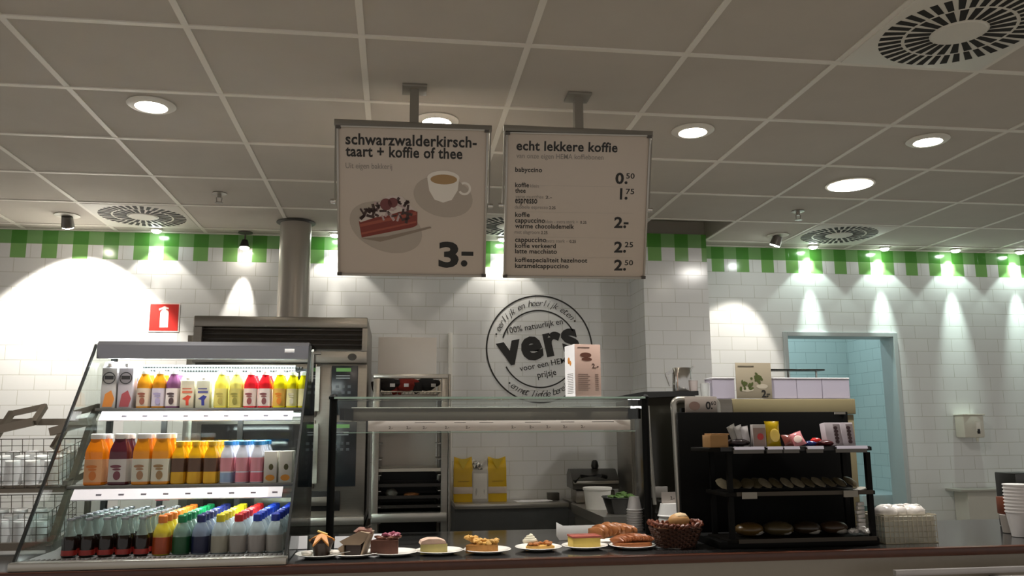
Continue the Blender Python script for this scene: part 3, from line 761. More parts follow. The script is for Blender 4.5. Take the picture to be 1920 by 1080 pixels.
# ------------------------------------------------------------------ glass basket stand at far left
t = thing('basket_stand', 'dark metal sloping stand for two wire baskets at the far left', 'stand', (0, 0, CT+.001))
dk = mat('stand_dark_metal', '#7a7064', .35, .6)
xa, xb = -1.80, -1.375
for x in (xa, xb):
    MB().bar((x, 3.73, .018), (x, 4.10, zz(1.57)), .024, .03).obj('side_leg', dk, t)
    MB().bar((x, 4.12, 0), (x, 4.12, zz(1.56)), .022).obj('rear_leg', dk, t)
    for zc in (1.045, 1.29): MB().bar((x, 3.70+(zc-1.03)*.5, zz(zc)), (x, 4.12, zz(zc+.05)), .02, .03).obj('side_rail', dk, t)
for y, zc in ((3.73, .024), (3.84, zz(1.275)), (4.12, zz(1.33)), (4.11, zz(1.555))):
    MB().bar((xa, y, zc), (xb, y, zc), .026, .03).obj('cross_rail', dk, t)
# flat loop handles on top
for x0, x1 in ((-1.765, -1.575), (-1.50, -1.345)):
    h = MB(); h.bar((x0, 3.96, zz(1.51)), (x1, 3.96, zz(1.555)), .028, .034).bar((x1, 3.97, zz(1.55)), (x1+.004, 4.06, zz(1.625)), .024).bar((x1+.01, 4.06, zz(1.625)), (x0+.05, 4.06, zz(1.59)), .024).bar((x0+.06, 4.06, zz(1.60)), (x0+.01, 3.98, zz(1.44)), .024)
    h.obj('loop_handle', dk, t)
wire_m = mat('basket_wire', '#6d665e', .3, .7)
def wire_basket(loc, w, d, h, label, rot=None, rf=.0016, nx=9, nz=5, m_=None, group='wire baskets of tumblers', name='wire_basket'):
    t = thing(name, label, 'basket', loc, 0, group, rot=rot); m_ = m_ or wire_m
    b = MB()
    for fz in (0, h):
        b.tube([(-w/2, -d/2, fz), (w/2, -d/2, fz), (w/2, d/2, fz), (-w/2, d/2, fz)], rf*1.9, 6, True)
    b.obj('rim', m_, t)
    b = MB()
    for i in range(1, nz):
        z_ = h*i/nz; b.tube([(-w/2, -d/2, z_), (w/2, -d/2, z_), (w/2, d/2, z_), (-w/2, d/2, z_)], rf, 4, True)
    for i in range(nx+1):
        x = -w/2+w*i/nx
        for s in (-1, 1): b.cyl((x, s*d/2, 0), (x, s*d/2, h), rf, seg=4, caps=False)
        b.cyl((x, -d/2, 0), (x, d/2, 0), rf, seg=4, caps=False)
    for i in range(1, 7):
        y = -d/2+d*i/7
        for s in (-1, 1): b.cyl((s*w/2, y, 0), (s*w/2, y, h), rf, seg=4, caps=False)
    b.obj('mesh', m_, t)
    return t
sl = R(12)
CUP = mat('tumbler_glass', '#f4f6f4', .08, alpha=.46)
def tumbler():
    t = thing('glass_tumbler', '', 'glass', group='tumblers in the wire baskets')
    MB().lathe([(.028, 0), (.0365, .095), (.0345, .095), (.026, .006), (0, .006)], seg=18).obj('wall', mat('tumbler_wall', '#ffffff', .06, alpha=.5), t)
    MB().lathe([(.0285, .0), (.029, .008), (.0, .009)], seg=18).obj('base', mat('tumbler_base', '#f4f6f4', .08, alpha=.6), t)
    MB().lathe([(.037, .092), (.0378, .0965), (.0355, .0965)], seg=18).obj('rim', mat('tumbler_rim', '#ffffff', .08, alpha=.75), t)
    return t
tp = tumbler(); used = False
for lvl, (zc, yc_) in enumerate(((1.058, 3.89), (1.298, 3.95))):
    wb = wire_basket((-1.59, yc_, zc+.008), .40, .30, .15, ('lower', 'upper')[lvl]+' wire basket of upside-down tumblers at far left', rot=(R(10), 0, 0))
    for r_ in range(3):
        for c_ in range(5):
            p = Vector((-.155+c_*.0775, -.10+r_*.09, .106))
            p = Matrix.Rotation(R(10), 4, 'X') @ p + wb.location
            lab = f'upturned clear tumbler in {("lower", "upper")[lvl]} wire basket, {ORD[r_]} row, {ORD[c_]} from left'
            if not used: o = tp; o.location = p; o['label'] = lab; used = True
            else: o = dup(tp, p, lab)
            o.rotation_euler = (PI+R(10), 0, 0)

# ------------------------------------------------------------------ glass display hood on the counter
t = thing('glass_display_hood', 'glass sneeze guard on two black posts above the cakes', 'display', (0, 0, CT+.001))
for x in (-.272, 1.132):
    b = MB().cyl((x, 3.76, 0), (x, 3.76, zz(1.645)), .0165, seg=20).obj('post', BLACKM, t)
    MB().lathe([(.02, 0), (.021, .01), (.012, .02), (0, .022)], (x, 3.76, zz(1.643)), 20).obj('post_cap', BLACKM, b)
    MB().lathe([(.03, 0), (.03, .006), (.018, .01)], (x, 3.76, 0), 20).obj('post_foot', BLACKM, b)
MB().box(-.262, 1.105, 3.66, 4.06, zz(1.640), zz(1.650), .002).obj('top_glass', GGLASS, t)
rc = [(-.245, zz(1.638)), (-.245, zz(1.53)), (-.238, zz(1.512)), (-.22, zz(1.502)), (1.06, zz(1.497)), (1.075, zz(1.51)), (1.075, zz(1.638))]
MB().prism(rc, 3.675, 3.682, 'xz').obj('front_glass', GGLASS, t, smooth=False)
eg = MB()
ge = mat('glass_edge_green', '#a8c4b4', .1)
eg.box(-.262, 1.105, 3.657, 3.660, zz(1.641), zz(1.649)); eg.box(-.22, 1.06, 3.674, 3.683, zz(1.4965), zz(1.4995))
eg.obj('glass_edges', ge, t)
MB().box(-.2, 1.10, 3.88, 3.93, zz(1.549), zz(1.607), .003).obj('lamp_rail', mat('rail_brown_steel', '#6a6056', .45, .3), t)
MB().box(-.2, 1.10, 3.876, 3.90, zz(1.606), zz(1.612), .001).obj('rail_top_highlight', mat('edge_highlight', '#d8d4cc', .2, .6), t)  # pale strip stands in for the line of light along the rail top
for x in (-.235, 1.105): MB().bar((x, 3.77, zz(1.578)), (x+(.04 if x < 0 else -.01), 3.9, zz(1.578)), .02, .05).obj('rail_arm', BLACKM, t)
st_ = MB().box(-.118, 1.035, 3.668, 3.6735, zz(1.503), zz(1.547), .001).obj('price_strip', mat('strip_ivory', '#d4ccc4', .4), t)
e = MB()
for i, x in enumerate((-.03, .045, .115, .21, .30, .50, .58, .655, .73, .81)):
    e.text('2.-', x, zz(1.513), 3.6672, h=.012, bold=.03)
for x, w_ in ((.08, .09), (.25, .05), (.36, .06), (.56, .07), (.72, .06), (.86, .1)): e.box(x, x+w_, 3.6668, 3.6675, zz(1.538), zz(1.5405))
e.obj('prices', mat('strip_print', '#6e665f', .5), st_, smooth=False)

# menu tower standing on the hood
t = thing('menu_tower', 'white four-sided menu tower standing on the glass display hood', 'menu stand', (.867, 3.86, 1.6515), R(9))
MB().box(-.064, .064, -.064, .064, .004, .245, .001).obj('body', mat('menu_card', '#b99d90', .4), t)
MB().box(-.0655, -.0638, -.064, .064, .004, .245).obj('white_side', PAPER, t, label='white side with picture')
MB().box(-.07, .07, -.07, .07, 0, .005, .001).obj('foot', FILM, t)
e = MB().text('2.-', .02, .135, -.065, h=.022, bold=.03).box(-.05, .01, -.0652, -.0641, .228, .232)
for i in range(9): e.box(-.05, .0+.01*(i % 2), -.0652, -.0641, .105-i*.009, .1065-i*.009)
for i in range(9): e.box(.035, .052, -.0652, -.0641, .105-i*.009, .1065-i*.009)
e.obj('lettering', mat('menu_print', '#4a342c', .5), t, smooth=False)
e = MB().disc(-.01, .195, -.0652, .028, .012).disc(-.005, .176, -.0652, .026, .008); e.obj('food_picture', mat('menu_food', '#5a3020', .5), t, smooth=False)
e = MB()
for i in range(12): e.box(-.067, -.0655, -.045, .03, .11-i*.008, .1112-i*.008)
e.obj('side_lettering', mat('menu_side_print', '#a09a98', .5), t, smooth=False)
e = MB().blob((-.066, .01, .175), .014, .08, 1, 1.2).blob((-.066, -.01, .16), .012, .08, 1, 1); e.obj('side_picture', mat('menu_side_food', '#d0883c', .5), t)

# ------------------------------------------------------------------ cakes on plates
def plate_proto():
    MBp = MB().lathe([(.0, .004), (.05, .004), (.06, .006), (.092, .0165), (.0945, .018), (.092, .0195), (.06, .0095), (.05, .008), (0, .008)], seg=40)
    return MBp.obj('cake_plate', PORC)
def foot_plate(o): pass
pl0 = plate_proto(); first = True
PY = 3.39
plates = [(-.278, PY-.0, 'muffin with the star-shaped topping'), (-.148, PY-.005, 'wrapped brownie slice'), (.000, PY, 'chocolate cake with pink topping'), (.176, PY+.01, 'pale green cake with pink cream'), (.363, PY, 'apple crumble cake'), (.573, PY+.035, 'tart with whipped cream'), (.764, PY+.045, 'yellow cheesecake'), (.955, PY+.02, 'brown lattice pastry')]
for x, y, d in plates:
    lab = f'small white plate under the {d}'
    if first: o = pl0; first = False
    else: o = pl0.copy(); COL.objects.link(o)
    o.location = (x, y, CT-.003); tag(o, lab, 'plate', 'white cake plates along the counter')
pz = CT+.0055
choc = mat('dark_chocolate', '#2e1c12', .45, var=.2); choc2 = mat('chocolate_cake', '#5e3626', .6, var=.2, scale=60, bump=.4)
cream = mat('cream_topping', '#e8d2a8', .5, var=.1); pink = mat('pink_topping', '#a05468', .4, var=.2)
crust = mat('golden_crust', '#b8803c', .6, var=.25, scale=70, bump=.6); crumb = mat('yellow_crumble', '#d0a050', .6, var=.25, scale=70, bump=.6)
pastry = mat('brown_pastry', '#9a5a2c', .45, var=.35, scale=50, bump=.5)
# muffin with star
t = thing('chocolate_muffin', 'dark chocolate muffin with orange star-shaped topping', 'cake', (-.272, PY-.005, pz))
MB().lathe([(.03, 0), (.036, .03), (.044, .05), (.04, .064), (.02, .074), (0, .076)], seg=20).obj('cake', choc, t)
st = MB(); pts = []
for i in range(10):
    a = PI/2+PI*i/5; r = .052 if i % 2 == 0 else .02; pts.append((r*math.cos(a), r*math.sin(a)))
stv = [st.bm.verts.new((x, y, .078-(.024 if i % 2 == 0 else .002))) for i, (x, y) in enumerate(pts)]
stu = [st.bm.verts.new((x*.96, y*.96, .071-(.024 if i % 2 == 0 else .002))) for i, (x, y) in enumerate(pts)]
cv = st.bm.verts.new((0, 0, .084)); cu = st.bm.verts.new((0, 0, .07))
for i in range(10):
    j = (i+1) % 10
    st.bm.faces.new((stv[i], stv[j], cv)); st.bm.faces.new((stu[j], stu[i], cu)); st.bm.faces.new((stv[i], stu[i], stu[j], stv[j]))
st.obj('star_topping', mat('orange_topping', '#d68e3c', .5, var=.3), t, rot=(.25, 0, 0), loc=(0, -.004, .004))
MB().box(-.02, .02, -.012, .012, .082, .088, .002, Matrix.Rotation(.35, 3, 'Y')).obj('chocolate_tag', mat('pale_yellow_tag', '#d8c078', .5), t)
for s in (-1, 1):
    MB().blob((s*.052, -.03, .014), .019, 1.2, 1, .55, .1).obj('cream_dab', mat('white_cream', '#eee6da', .5), t)
# wrapped brownie slice
t = thing('wrapped_brownie', 'dark brownie slice standing in a folded paper wrapper', 'cake', (-.146, PY, pz), R(-12))
MB().prism([(-.028, .0), (.03, .0), (.034, .042), (-.024, .042)], -.045, .045, 'xz').obj('cake', choc, t)
wr = MB().prism([(-.034, .042), (.03, .042), (.05, .06), (.062, .085), (.03, .092), (-.01, .075), (-.05, .055)], -.05, .05, 'xz')
wr.prism([(.03, .0), (.036, .0), (.062, .08), (.055, .08)], -.05, .045, 'xz').prism([(-.036, .0), (-.03, .0), (-.034, .044), (-.056, .03)], -.05, .05, 'xz')
wr.obj('paper_wrapper', mat('kraft_wrapper', '#a8927a', .55, var=.12), t)
MB().blob((.03, .0, .088), .026, 1.4, 1.3, .6, .15).obj('topping', mat('brown_pink_topping', '#8c6458', .5, var=.25), t)
MB().box(.02, .055, -.02, .03, .098, .102, .001, Matrix.Rotation(-.5, 3, 'Y')).obj('chocolate_shard', choc, t)
tag(MB().bar((-.075, -.055, .004), (.0, -.018, .010), .009, .002).bar((0, -.018, .01), (.06, .01, .02), .006, .002).obj('cake_fork', STEELL, loc=(-.165, PY-.02, CT+.014)), 'steel cake fork lying across the plate edge by the wrapped brownie', 'fork')
# chocolate cake with pink topping
def wedge(mb, w, d, h, tip=.25, z0=0):
    return mb.prism([(-w/2, -d/2), (w/2, -d/2), (w/2*tip+w*.15, d/2), (-w/2*tip, d/2)], z0, z0+h, 'xy')
t = thing('chocolate_cake_slice', 'brown chocolate cake slice with dark red and pink topping', 'cake', (-.03, PY, pz), R(-8))
wedge(MB(), .105, .09, .056, .5).obj('cake', choc2, t)
tp_ = MB()
for _ in range(16): tp_.blob((random.uniform(-.045, .05), random.uniform(-.035, .035), .058+random.uniform(0, .008)), random.uniform(.009, .014), 1.3, 1, .7, .15, 1)
tp_.obj('cream_topping', mat('brown_cream', '#7a5040', .5, var=.3), t)
tp_ = MB()
for _ in range(9): tp_.blob((random.uniform(-.01, .052), random.uniform(-.03, .03), .067+random.uniform(0, .012)), random.uniform(.009, .014), 1.2, 1, .7, .15, 1)
tp_.obj('pink_topping', pink, t, label='pink-red fruit topping')
# pale green cake
t = thing('pale_green_cake_slice', 'pale green cake slice with a rounded pink cream top', 'cake', (.15, PY+.005, pz), R(4))
wedge(MB(), .105, .085, .036, .6).obj('cake', mat('pale_green_sponge', '#b6a868', .65, var=.12, scale=60, bump=.3), t)
MB().prism([(-.052, .036), (.05, .036), (.046, .046), (.02, .055), (-.02, .056), (-.046, .048)], -.04, .03, 'xz').obj('cream_top', mat('pink_cream', '#d8b8a4', .5, var=.1, scale=60, bump=.3), t)
# apple crumble
t = thing('apple_crumble_slice', 'golden apple cake slice with lumpy yellow crumble', 'cake', (.342, PY-.005, pz), R(-6))
wedge(MB(), .125, .085, .03, .5).obj('crust', crust, t)
cr_ = MB()
for _ in range(42):
    x = random.uniform(-.06, .06); cr_.blob((x, random.uniform(-.038, .034), .03+random.uniform(0, .014)+max(0, -x)*.28), random.uniform(.008, .013), 1.2, 1, .8, .25, 1)
cr_.obj('crumble', crumb, t)
# tart with cream
t = thing('whipped_cream_tart', 'low golden tart with a swirl of whipped cream', 'cake', (.572, PY+.03, pz))
wedge(MB(), .115, .09, .016, .6).obj('crust', mat('tart_crust', '#d0a050', .6, var=.2), t)
cr_ = MB()
for _ in range(22): cr_.blob((random.uniform(-.045, .055), random.uniform(-.038, .03), .02+random.uniform(0, .006)), random.uniform(.008, .011), 1.3, 1, .7, .2, 1)
cr_.obj('filling', mat('tart_filling', '#b06c34', .5, var=.3), t)
sw = MB(); pts = []
for i in range(44):
    a = i*.48; r_ = .024*(1-i/50); pts.append((-.034+r_*math.cos(a)*1.1, -.005+r_*math.sin(a), .028+i*.0006))
sw.tube(pts, .008, 8); sw.obj('whipped_cream', mat('whipped_cream', '#e4dcc4', .45), t)
# cheesecake
t = thing('cheesecake_slice', 'yellow cheesecake block with a thin pink glaze', 'cake', (.762, PY+.045, pz), R(3))
MB().box(-.058, .056, -.045, .04, 0, .041, .002).obj('cake', mat('cheesecake_yellow', '#d8bc5c', .55, var=.08, scale=50), t)
MB().box(-.061, .06, -.047, .042, .041, .049, .003).obj('glaze', mat('pink_glaze', '#b05c50', .25, var=.15), t, label='pink glaze')
# lattice pastry
t = thing('lattice_pastry_slice', 'brown flaky pastry slice with ridged lattice on a plate at right', 'cake', (.955, PY+.02, pz), R(6))
MB().box(-.072, .07, -.045, .04, 0, .02, .006).obj('base', pastry, t)
cr_ = MB()
for i in range(13):
    x = -.066+i*.011; cr_.blob((x, -.004, .026+.012*math.sin(PI*(i+1)/15)), .0115, .5, 3.2, 1.1+.25*(i % 2), .16, 2, Matrix.Rotation(.5, 3, 'Z'))
cr_.obj('lattice', mat('brown_lattice', '#a4623a', .4, var=.3, scale=50, bump=.4), t)
# pastry behind
t = thing('flaky_pastry', 'folded brown flaky pastry lying behind the plates at right', 'pastry', (.912, 3.56, CT+.012), R(12))
cr_ = MB()
for i in range(9):
    x = -.075+i*.019; cr_.blob((x, 0, .034+.014*math.sin(PI*i/8)), .027, .5, 1.9, 1+.12*(i % 2), .12, 2, Matrix.Rotation(.35, 3, 'Z'))
cr_.obj('folds', mat('brown_croissant', '#a0663a', .35, var=.3, scale=40, bump=.3), t)
tag(MB().lathe([(0, 0), (.07, 0), (.088, .008), (.09, .010), (.07, .004), (0, .003)], seg=36).obj('pastry_plate', PORC, loc=(.912, 3.56, CT+.001)), 'white plate under the folded flaky pastry behind the others', 'plate', 'white cake plates along the counter')

def paper(x, y, w, h, rz, tilt, lab, fold=False):
    b = MB().box(-w/2, w/2, -.001, .001, 0, h)
    if fold: b.prism([(-w/2, .0), (-w/2-.012, h*.3), (-w/2-.008, h*1.25), (-w/2+.02, h)], -.002, .002, 'xz')
    o = b.obj('price_card', PAPER, loc=(x, y, CT+.0015), rot=(tilt, 0, rz))
    return tag(o, lab, 'card', 'white cards behind the cakes')
paper(-.385, 3.62, .07, .055, .1, -.5, 'blank white card at the left end, behind the cooler corner')
paper(-.205, 3.62, .075, .05, -.05, -.5, 'blank white card between muffin and wrapped brownie')
paper(-.058, 3.64, .085, .055, .1, -.5, 'blank white card behind the chocolate cake')
paper(.812, 3.70, .2, .062, 0, -.35, 'long white card behind the cheesecake', True)
tag(MB().box(-.06, .06, -.012, .012, 0, .003, .001).obj('card_holder', FILM, loc=(1.085, 3.38, CT+.001), rot=(0, 0, R(-40))), 'clear strip lying on the counter beside the wicker basket', 'holder')

# wicker basket with roll
t = thing('wicker_basket', 'brown wicker bread basket on the counter beside the black display', 'basket', (1.137, 3.41, CT+.001))
wk = mat('brown_wicker', '#4a2c1e', .5, var=.35, scale=90); wk2 = mat('reddish_wicker', '#6e3a26', .45, var=.3, scale=80)
sd = MB()
for i in range(9):
    z_ = .006+i*.0085; f = .72+.28*i/8
    pts = []
    for q in range(40):
        a = 2*PI*q/40; kk = 1/max(abs(math.cos(a)), abs(math.sin(a))); kk = 1+.6*(kk-1)
        wv = .003*(1 if (q+i) % 2 else -1)
        pts.append(((.098*f*kk+wv)*math.cos(a), (.07*f*kk+wv)*math.sin(a), z_))
    sd.tube(pts, .0052, 6, True)
sd.obj('woven_sides', wk, t)
MB().lathe([(0, 0), (.07, 0), (.072, .004), (0, .005)], seg=24, sx=1.05, sy=.75).obj('bottom', wk, t)
rm = MB()
for ph in (0, PI):
    pts = []
    for q in range(72):
        a = 2*PI*q/72; kk = 1/max(abs(math.cos(a)), abs(math.sin(a))); kk = 1+.6*(kk-1)
        o_ = .007*math.cos(a*16+ph); pts.append(((.1*kk+o_)*math.cos(a), (.072*kk+o_)*math.sin(a), .085+.006*math.sin(a*16+ph)+.012*abs(math.cos(a))))
    rm.tube(pts, .0065, 6, True)
rm.obj('braided_rim', wk2, t)
t = thing('bread_roll', 'small pale bread roll in the wicker basket', 'bread', (1.155, 3.41, CT+.075))
MB().blob((0, 0, .03), .042, 1.05, .8, .7, .03, 3).obj('crust', mat('roll_crust', '#c09058', .55, var=.25, scale=20), t)
MB().blob((.004, -.004, .046), .028, 1.1, .8, .55, .05, 3).obj('flour_top', mat('roll_flour', '#d8bc94', .8, var=.2, scale=40), t)
t = thing('bread_roll', 'dark bread roll lying lower in the wicker basket', 'bread', (1.09, 3.43, CT+.05), .4)
MB().blob((0, 0, .02), .035, 1.3, .9, .7, .04, 3).obj('crust', mat('dark_roll', '#6e4426', .5, var=.3), t)

# ------------------------------------------------------------------ coffee machine block right of the hood
t = thing('coffee_machine', 'tall dark coffee machine with a wide black top beside the black display', 'machine', (1.30, 4.02, CT+.001))
MB().box(-.115, .13, -.12, .11, 0, zz(1.664), .006).obj('body', mat('machine_dark', '#26251f', .18, .3), t)
MB().prism([(-.235, zz(1.664)), (-.13, zz(1.682)), (.14, zz(1.686)), (.14, zz(1.665)), (-.12, zz(1.653)), (-.22, zz(1.656))], -.13, .11, 'xz').obj('top_plate', BLACKG, t)
hb = MB().box(-.185, -.115, -.11, -.04, zz(1.612), zz(1.656), .004).obj('disc_housing', BLACK, t)
MB().lathe([(0, -.004), (.026, -.003), (.03, 0), (.03, .004), (0, .004)], (-.158, -.08, zz(1.609)), 24).obj('lamp', mat('head_glow', '#fff8f0', .5, emit=18), hb, label='glowing lamp')  # white disc with its own glow under the top plate's overhang
MB().box(.03, .10, -.125, -.118, .30, .55, .002).obj('side_panel', mat('machine_panel', '#3a3826', .12, .3), t)
MB().box(-.115, -.03, -.126, -.119, zz(1.19), zz(1.24), .002).obj('notice', mat('notice_grey', '#8a8680', .5), t)
MB().tube([(-.118, -.14, zz(1.615)), (-.112, -.142, zz(1.4)), (-.10, -.142, zz(1.16))], .0085, 10).obj('steam_pipe', mat('pipe_pale', '#a8a59c', .3, .6), t)

# bent steel tube guard
t = thing('steel_tube_guard', 'bent pale steel tube guard standing beside the black display', 'guard', (1.36, 3.705, CT+.001))
pts = [(-.098, 0, 0), (-.108, 0, zz(1.60))]
for i in range(1, 6):
    a = PI-PI/2*i/5; pts.append((-.083+.028*math.cos(a), 0, zz(1.61)+.028*math.sin(a)))
for i in range(0, 6):
    a = PI/2-PI/2*i/5; pts.append((.07+.028*math.cos(a), 0, zz(1.61)+.028*math.sin(a)))
pts += [(.098, 0, 0)]
MB().tube(pts, .0145, 12).obj('tube', mat('tube_pale', '#aaa79e', .28, .65), t)
MB().box(-.08, .08, .004, .010, 0, zz(1.60)).obj('panel', BLACKG, t)
t = thing('price_sign', 'small price sign reading 0.60 hung on the steel tube guard', 'sign', (1.375, 3.684, 1.572))
MB().box(-.078, .072, -.004, .004, 0, .078, .001).obj('card', mat('sign_card', '#b0a59c', .45), t)
e = MB().text('0', .018, .022, -.0055, h=.034, bold=.03).text('60', .043, .040, -.0055, h=.018, bold=.01).disc(.046, .025, -.0055, .004)
e.obj('lettering', INK, t, smooth=False)
e = MB().disc(-.035, .036, -.0055, .026, .02); e.obj('picture', mat('cookie_print', '#8f7468', .5), t, smooth=False)

# ------------------------------------------------------------------ black snack display
t = thing('snack_display', 'black three-level snack display rack on the counter at right', 'rack', (1.62, 3.32, CT+.001))
MB().box(-.38, .425, .30, .325, 0, zz(1.578), .002).obj('back_board', mat('back_board_black', '#070706', .7, spec=.12), t)
MB().box(.36, .41, .292, .30, zz(1.567), zz(1.5765)).obj('board_clip', mat('clip_pale', '#a8a49c', .4), t)
for x in (-.272, .333):
    MB().box(x-.010, x+.010, 0, .020, .0, zz(1.405)).obj('front_post', BLACKM, t)
    MB().box(x-.010, x+.010, .19, .208, .0, zz(1.41)).obj('rear_post', BLACKM, t)
shf = mat('display_shelf', '#0e0c09', .6, spec=.12); shw = mat('shelf_brown_edge', '#362c1c', .5)
for n_, (z_, x0) in enumerate(((1.428, -.36), (1.250, -.30), (1.066, -.30))):
    s = MB().box(x0, .345, -.012, .21, zz(z_)-.016, zz(z_), .002).obj('shelf', shf, t)
    MB().box(x0+.045, .335, -.016, -.0125, zz(z_)-.014, zz(z_)+.002).obj('edge_strip', shw if n_ else BLACK, s)
MB().box(-.33, .35, -.01, .30, 0, .028, .003).obj('plinth', BLACKM, t)
for x0, x1 in ((-.262, -.135), (-.12, -.055), (-.048, .018), (.052, .122), (.18, .315)):
    q_ = MB().prism([(-.012, zz(1.4285)), (-.030, zz(1.4325)), (-.034, zz(1.4205)), (-.0305, zz(1.420)), (-.028, zz(1.4295)), (-.012, zz(1.426))], x0, x1, 'yz').obj('price_holder', mat('holder_white', '#e6e2f2', .35), t, label='white price holder')
    MB().box(x0, x1, -.026, -.0165, zz(1.405), zz(1.4215)).obj('holder_front', mat('holder_front', '#5c5852', .3), q_)
for x in (-.235, .20):
    MB().box(x, x+.062, -.024, -.018, zz(1.226), zz(1.252)).obj('price_tag', mat('tag_grey', '#8b867c', .5), t)
sz = 1.4295; SY = 3.345
def solo(o, label, cat, group=None): return tag(o, label, cat, group)
solo(MB().box(-.038, .038, -.03, .06, 0, .05, .001).box(-.03, .045, -.025, .055, .05, .056, .001).obj('cardboard_box', mat('cardboard', '#9c7648', .7, var=.1), loc=(1.306, 3.345, 1.4295)), 'small open cardboard box on the left end of the snack shelf', 'box')
t = thing('chocolate_bag', 'dark flat bag lying beside the cardboard box on the snack shelf', 'snack', (1.405, 3.37, sz), .1)
MB().blob((0, 0, .018), .05, 1.1, .7, .36, .05, 3).obj('bag', mat('dark_wrapper', '#2a2022', .25, var=.3), t)
def packet(x, y, z, w, h, th, col, lab, tilt=-.2, rz=0, roll_=0, name='snack_packet', label_col=None, rough=.25, group=None, sheen=None):
    """a pillow-shaped foil packet standing on its bottom seal"""
    t = thing(name, lab, 'snack', (x, y, z), group=group, rot=(tilt, roll_, rz))
    b = MB(); N = 8; Mm = 9; grid = [[], []]
    for s in (0, 1):
        for i in range(N+1):
            row = []
            for j in range(Mm+1):
                u = i/N; v = j/Mm
                bul = (math.sin(PI*u)**.6)*(math.sin(PI*v)**.5)
                wx = w*(1-.1*math.sin(PI*v))
                row.append(b.bm.verts.new(((u-.5)*wx, (-1 if s == 0 else 1)*(th/2*bul+.0004)+random.uniform(-.001, .001)*bul, v*h)))
            grid[s].append(row)
    for s in (0, 1):
        for i in range(N):
            for j in range(Mm):
                q = (grid[s][i][j], grid[s][i+1][j], grid[s][i+1][j+1], grid[s][i][j+1])
                b.bm.faces.new(q if s == 0 else q[::-1])
    b.obj('bag', mat('packet_'+col, col, rough, var=.12, scale=40), t, angle=60)
    if label_col:
        MB().blob((0, -th*.5, h*.42), 1, w*.33, .0025, h*.26, 0, 3).obj('printed_patch', mat('patch_'+label_col, label_col, .3), t)
    sl_ = MB()
    for v in (.012, .988): sl_.box(-w*.49, w*.49, -.0014, .0014, h*v-h*.012, h*v+h*.012)
    sl_.obj('seals', mat('packet_'+col), t)
    return t
for i, (x, rl) in enumerate(((1.405, -.35), (1.428, -.25), (1.448, -.12))):
    packet(x, 3.365, sz+.002, .05, .092-.004*i, .018, ('#8c8880', '#a8a4a0', '#c0bcbc')[i], f'silver-grey snack packet leaning left, {ORD[i]} of three left of the red-printed box', -.1, .5, rl, group='silver packets on the snack shelf')
t = thing('snack_carton', 'white snack box with red picture beside the yellow bag', 'snack', (1.494, 3.36, sz), R(-14))
MB().box(-.026, .026, -.025, .03, 0, .092, .001).obj('box', mat('snack_box_white', '#c8c0bc', .4), t)
MB().box(-.024, .024, -.0262, -.0248, .004, .078).obj('print', mat('snack_box_print', '#8c7468', .4), t)
MB().disc(.004, .042, -.0272, .013, .014).obj('picture', mat('snack_red', '#b02c28', .4), t, smooth=False)
packet(1.562, 3.362, sz+.001, .066, .105, .035, '#b89a18', 'tall shiny yellow snack bag on the top shelf of the black rack', -.12, .05, label_col='#f0cf62', rough=.18)
packet(1.622, 3.345, sz+.004, .05, .05, .026, '#7c4038', 'small reddish brown packet between the yellow and pink bags', -.5, .3)
packet(1.668, 3.338, sz+.004, .052, .062, .024, '#d08488', 'small pink packet tilted on the snack shelf', -.45, -.3, -.35, label_col='#f0d8cc')
t = thing('chocolate_bar', 'small dark blue wrapped bar on the snack shelf', 'snack', (1.722, 3.36, sz), .2)
MB().blob((0, 0, .012), .026, 1.1, .8, .45, .05, 2).obj('wrapper', mat('blue_wrapper', '#1c2a66', .25), t)
t = thing('chocolate_bar', 'bright red wrapped sweet beside the dark bars', 'snack', (1.755, 3.375, sz), -.2)
MB().blob((0, 0, .018), .022, 1.2, .8, .8, .12, 2).obj('wrapper', mat('red_wrapper', '#b8221e', .25), t)
t = thing('chocolate_bar', 'dark red-brown wrapped bar next to the white cartons', 'snack', (1.785, 3.355, sz), .1)
MB().blob((0, 0, .013), .034, 1.2, .8, .4, .06, 2).obj('wrapper', mat('maroon_wrapper', '#4a1a1c', .25), t)
for i, x in enumerate((1.838, 1.896)):
    t = thing('biscuit_carton', f'white carton with dark column print, {("left", "right")[i]} one of two on the snack shelf', 'snack', (x, 3.375, sz), R(8), 'white biscuit cartons', rot=(-.16, 0, R(6)))
    MB().box(-.031 if i else -.045, .028, -.018, .018, 0, .097, .001).obj('box', mat('biscuit_white', '#cfc6cc', .4), t)
    MB().box(-.006, .027, -.0192, -.0178, .004, .09).obj('panel', mat('biscuit_panel', '#a49a9c', .4), t)
    e = MB()
    for q in range(5): e.blob((.004+.001*(q % 2), -.019, .016+q*.0145), .0105, 1, .12, .8, .05, 2)
    e.obj('print', mat('biscuit_dark', '#3a2226', .4), t)
# middle shelf: wrapped biscuits leaning back in rows
ck = mat('cookie_wrapper', '#4a4230', .22, var=.3, scale=60); ck2 = mat('cookie_wrapper_pale', '#6e6654', .2, var=.25, scale=60)
for i in range(13):
    x = 1.345+i*.0475
    t = thing('wrapped_biscuit', f'flat wrapped biscuit leaning on the middle shelf, {ORD[i] if i < 12 else "last"} from the left', 'biscuit', (x, 3.37+random.uniform(-.004, .004), 1.264), group='wrapped biscuits on the middle shelf', rot=(-.95, 0, .35 if i > 3 else random.uniform(-.5, .5)))
    MB().blob((0, 0, .030), .035, .85, .22, 1.0, .05, 2).obj('wrapper', ck2 if i in (0, 4, 6, 7, 9) else ck, t)
tag(MB().box(-.03, .03, -.03, .03, 0, .005, .001).obj('white_packet', mat('white_packet', '#b8b4aa', .35), loc=(1.93, 3.36, 1.2515), rot=(0, -.15, .2)), 'flat white packet at the right end of the middle shelf', 'packet')
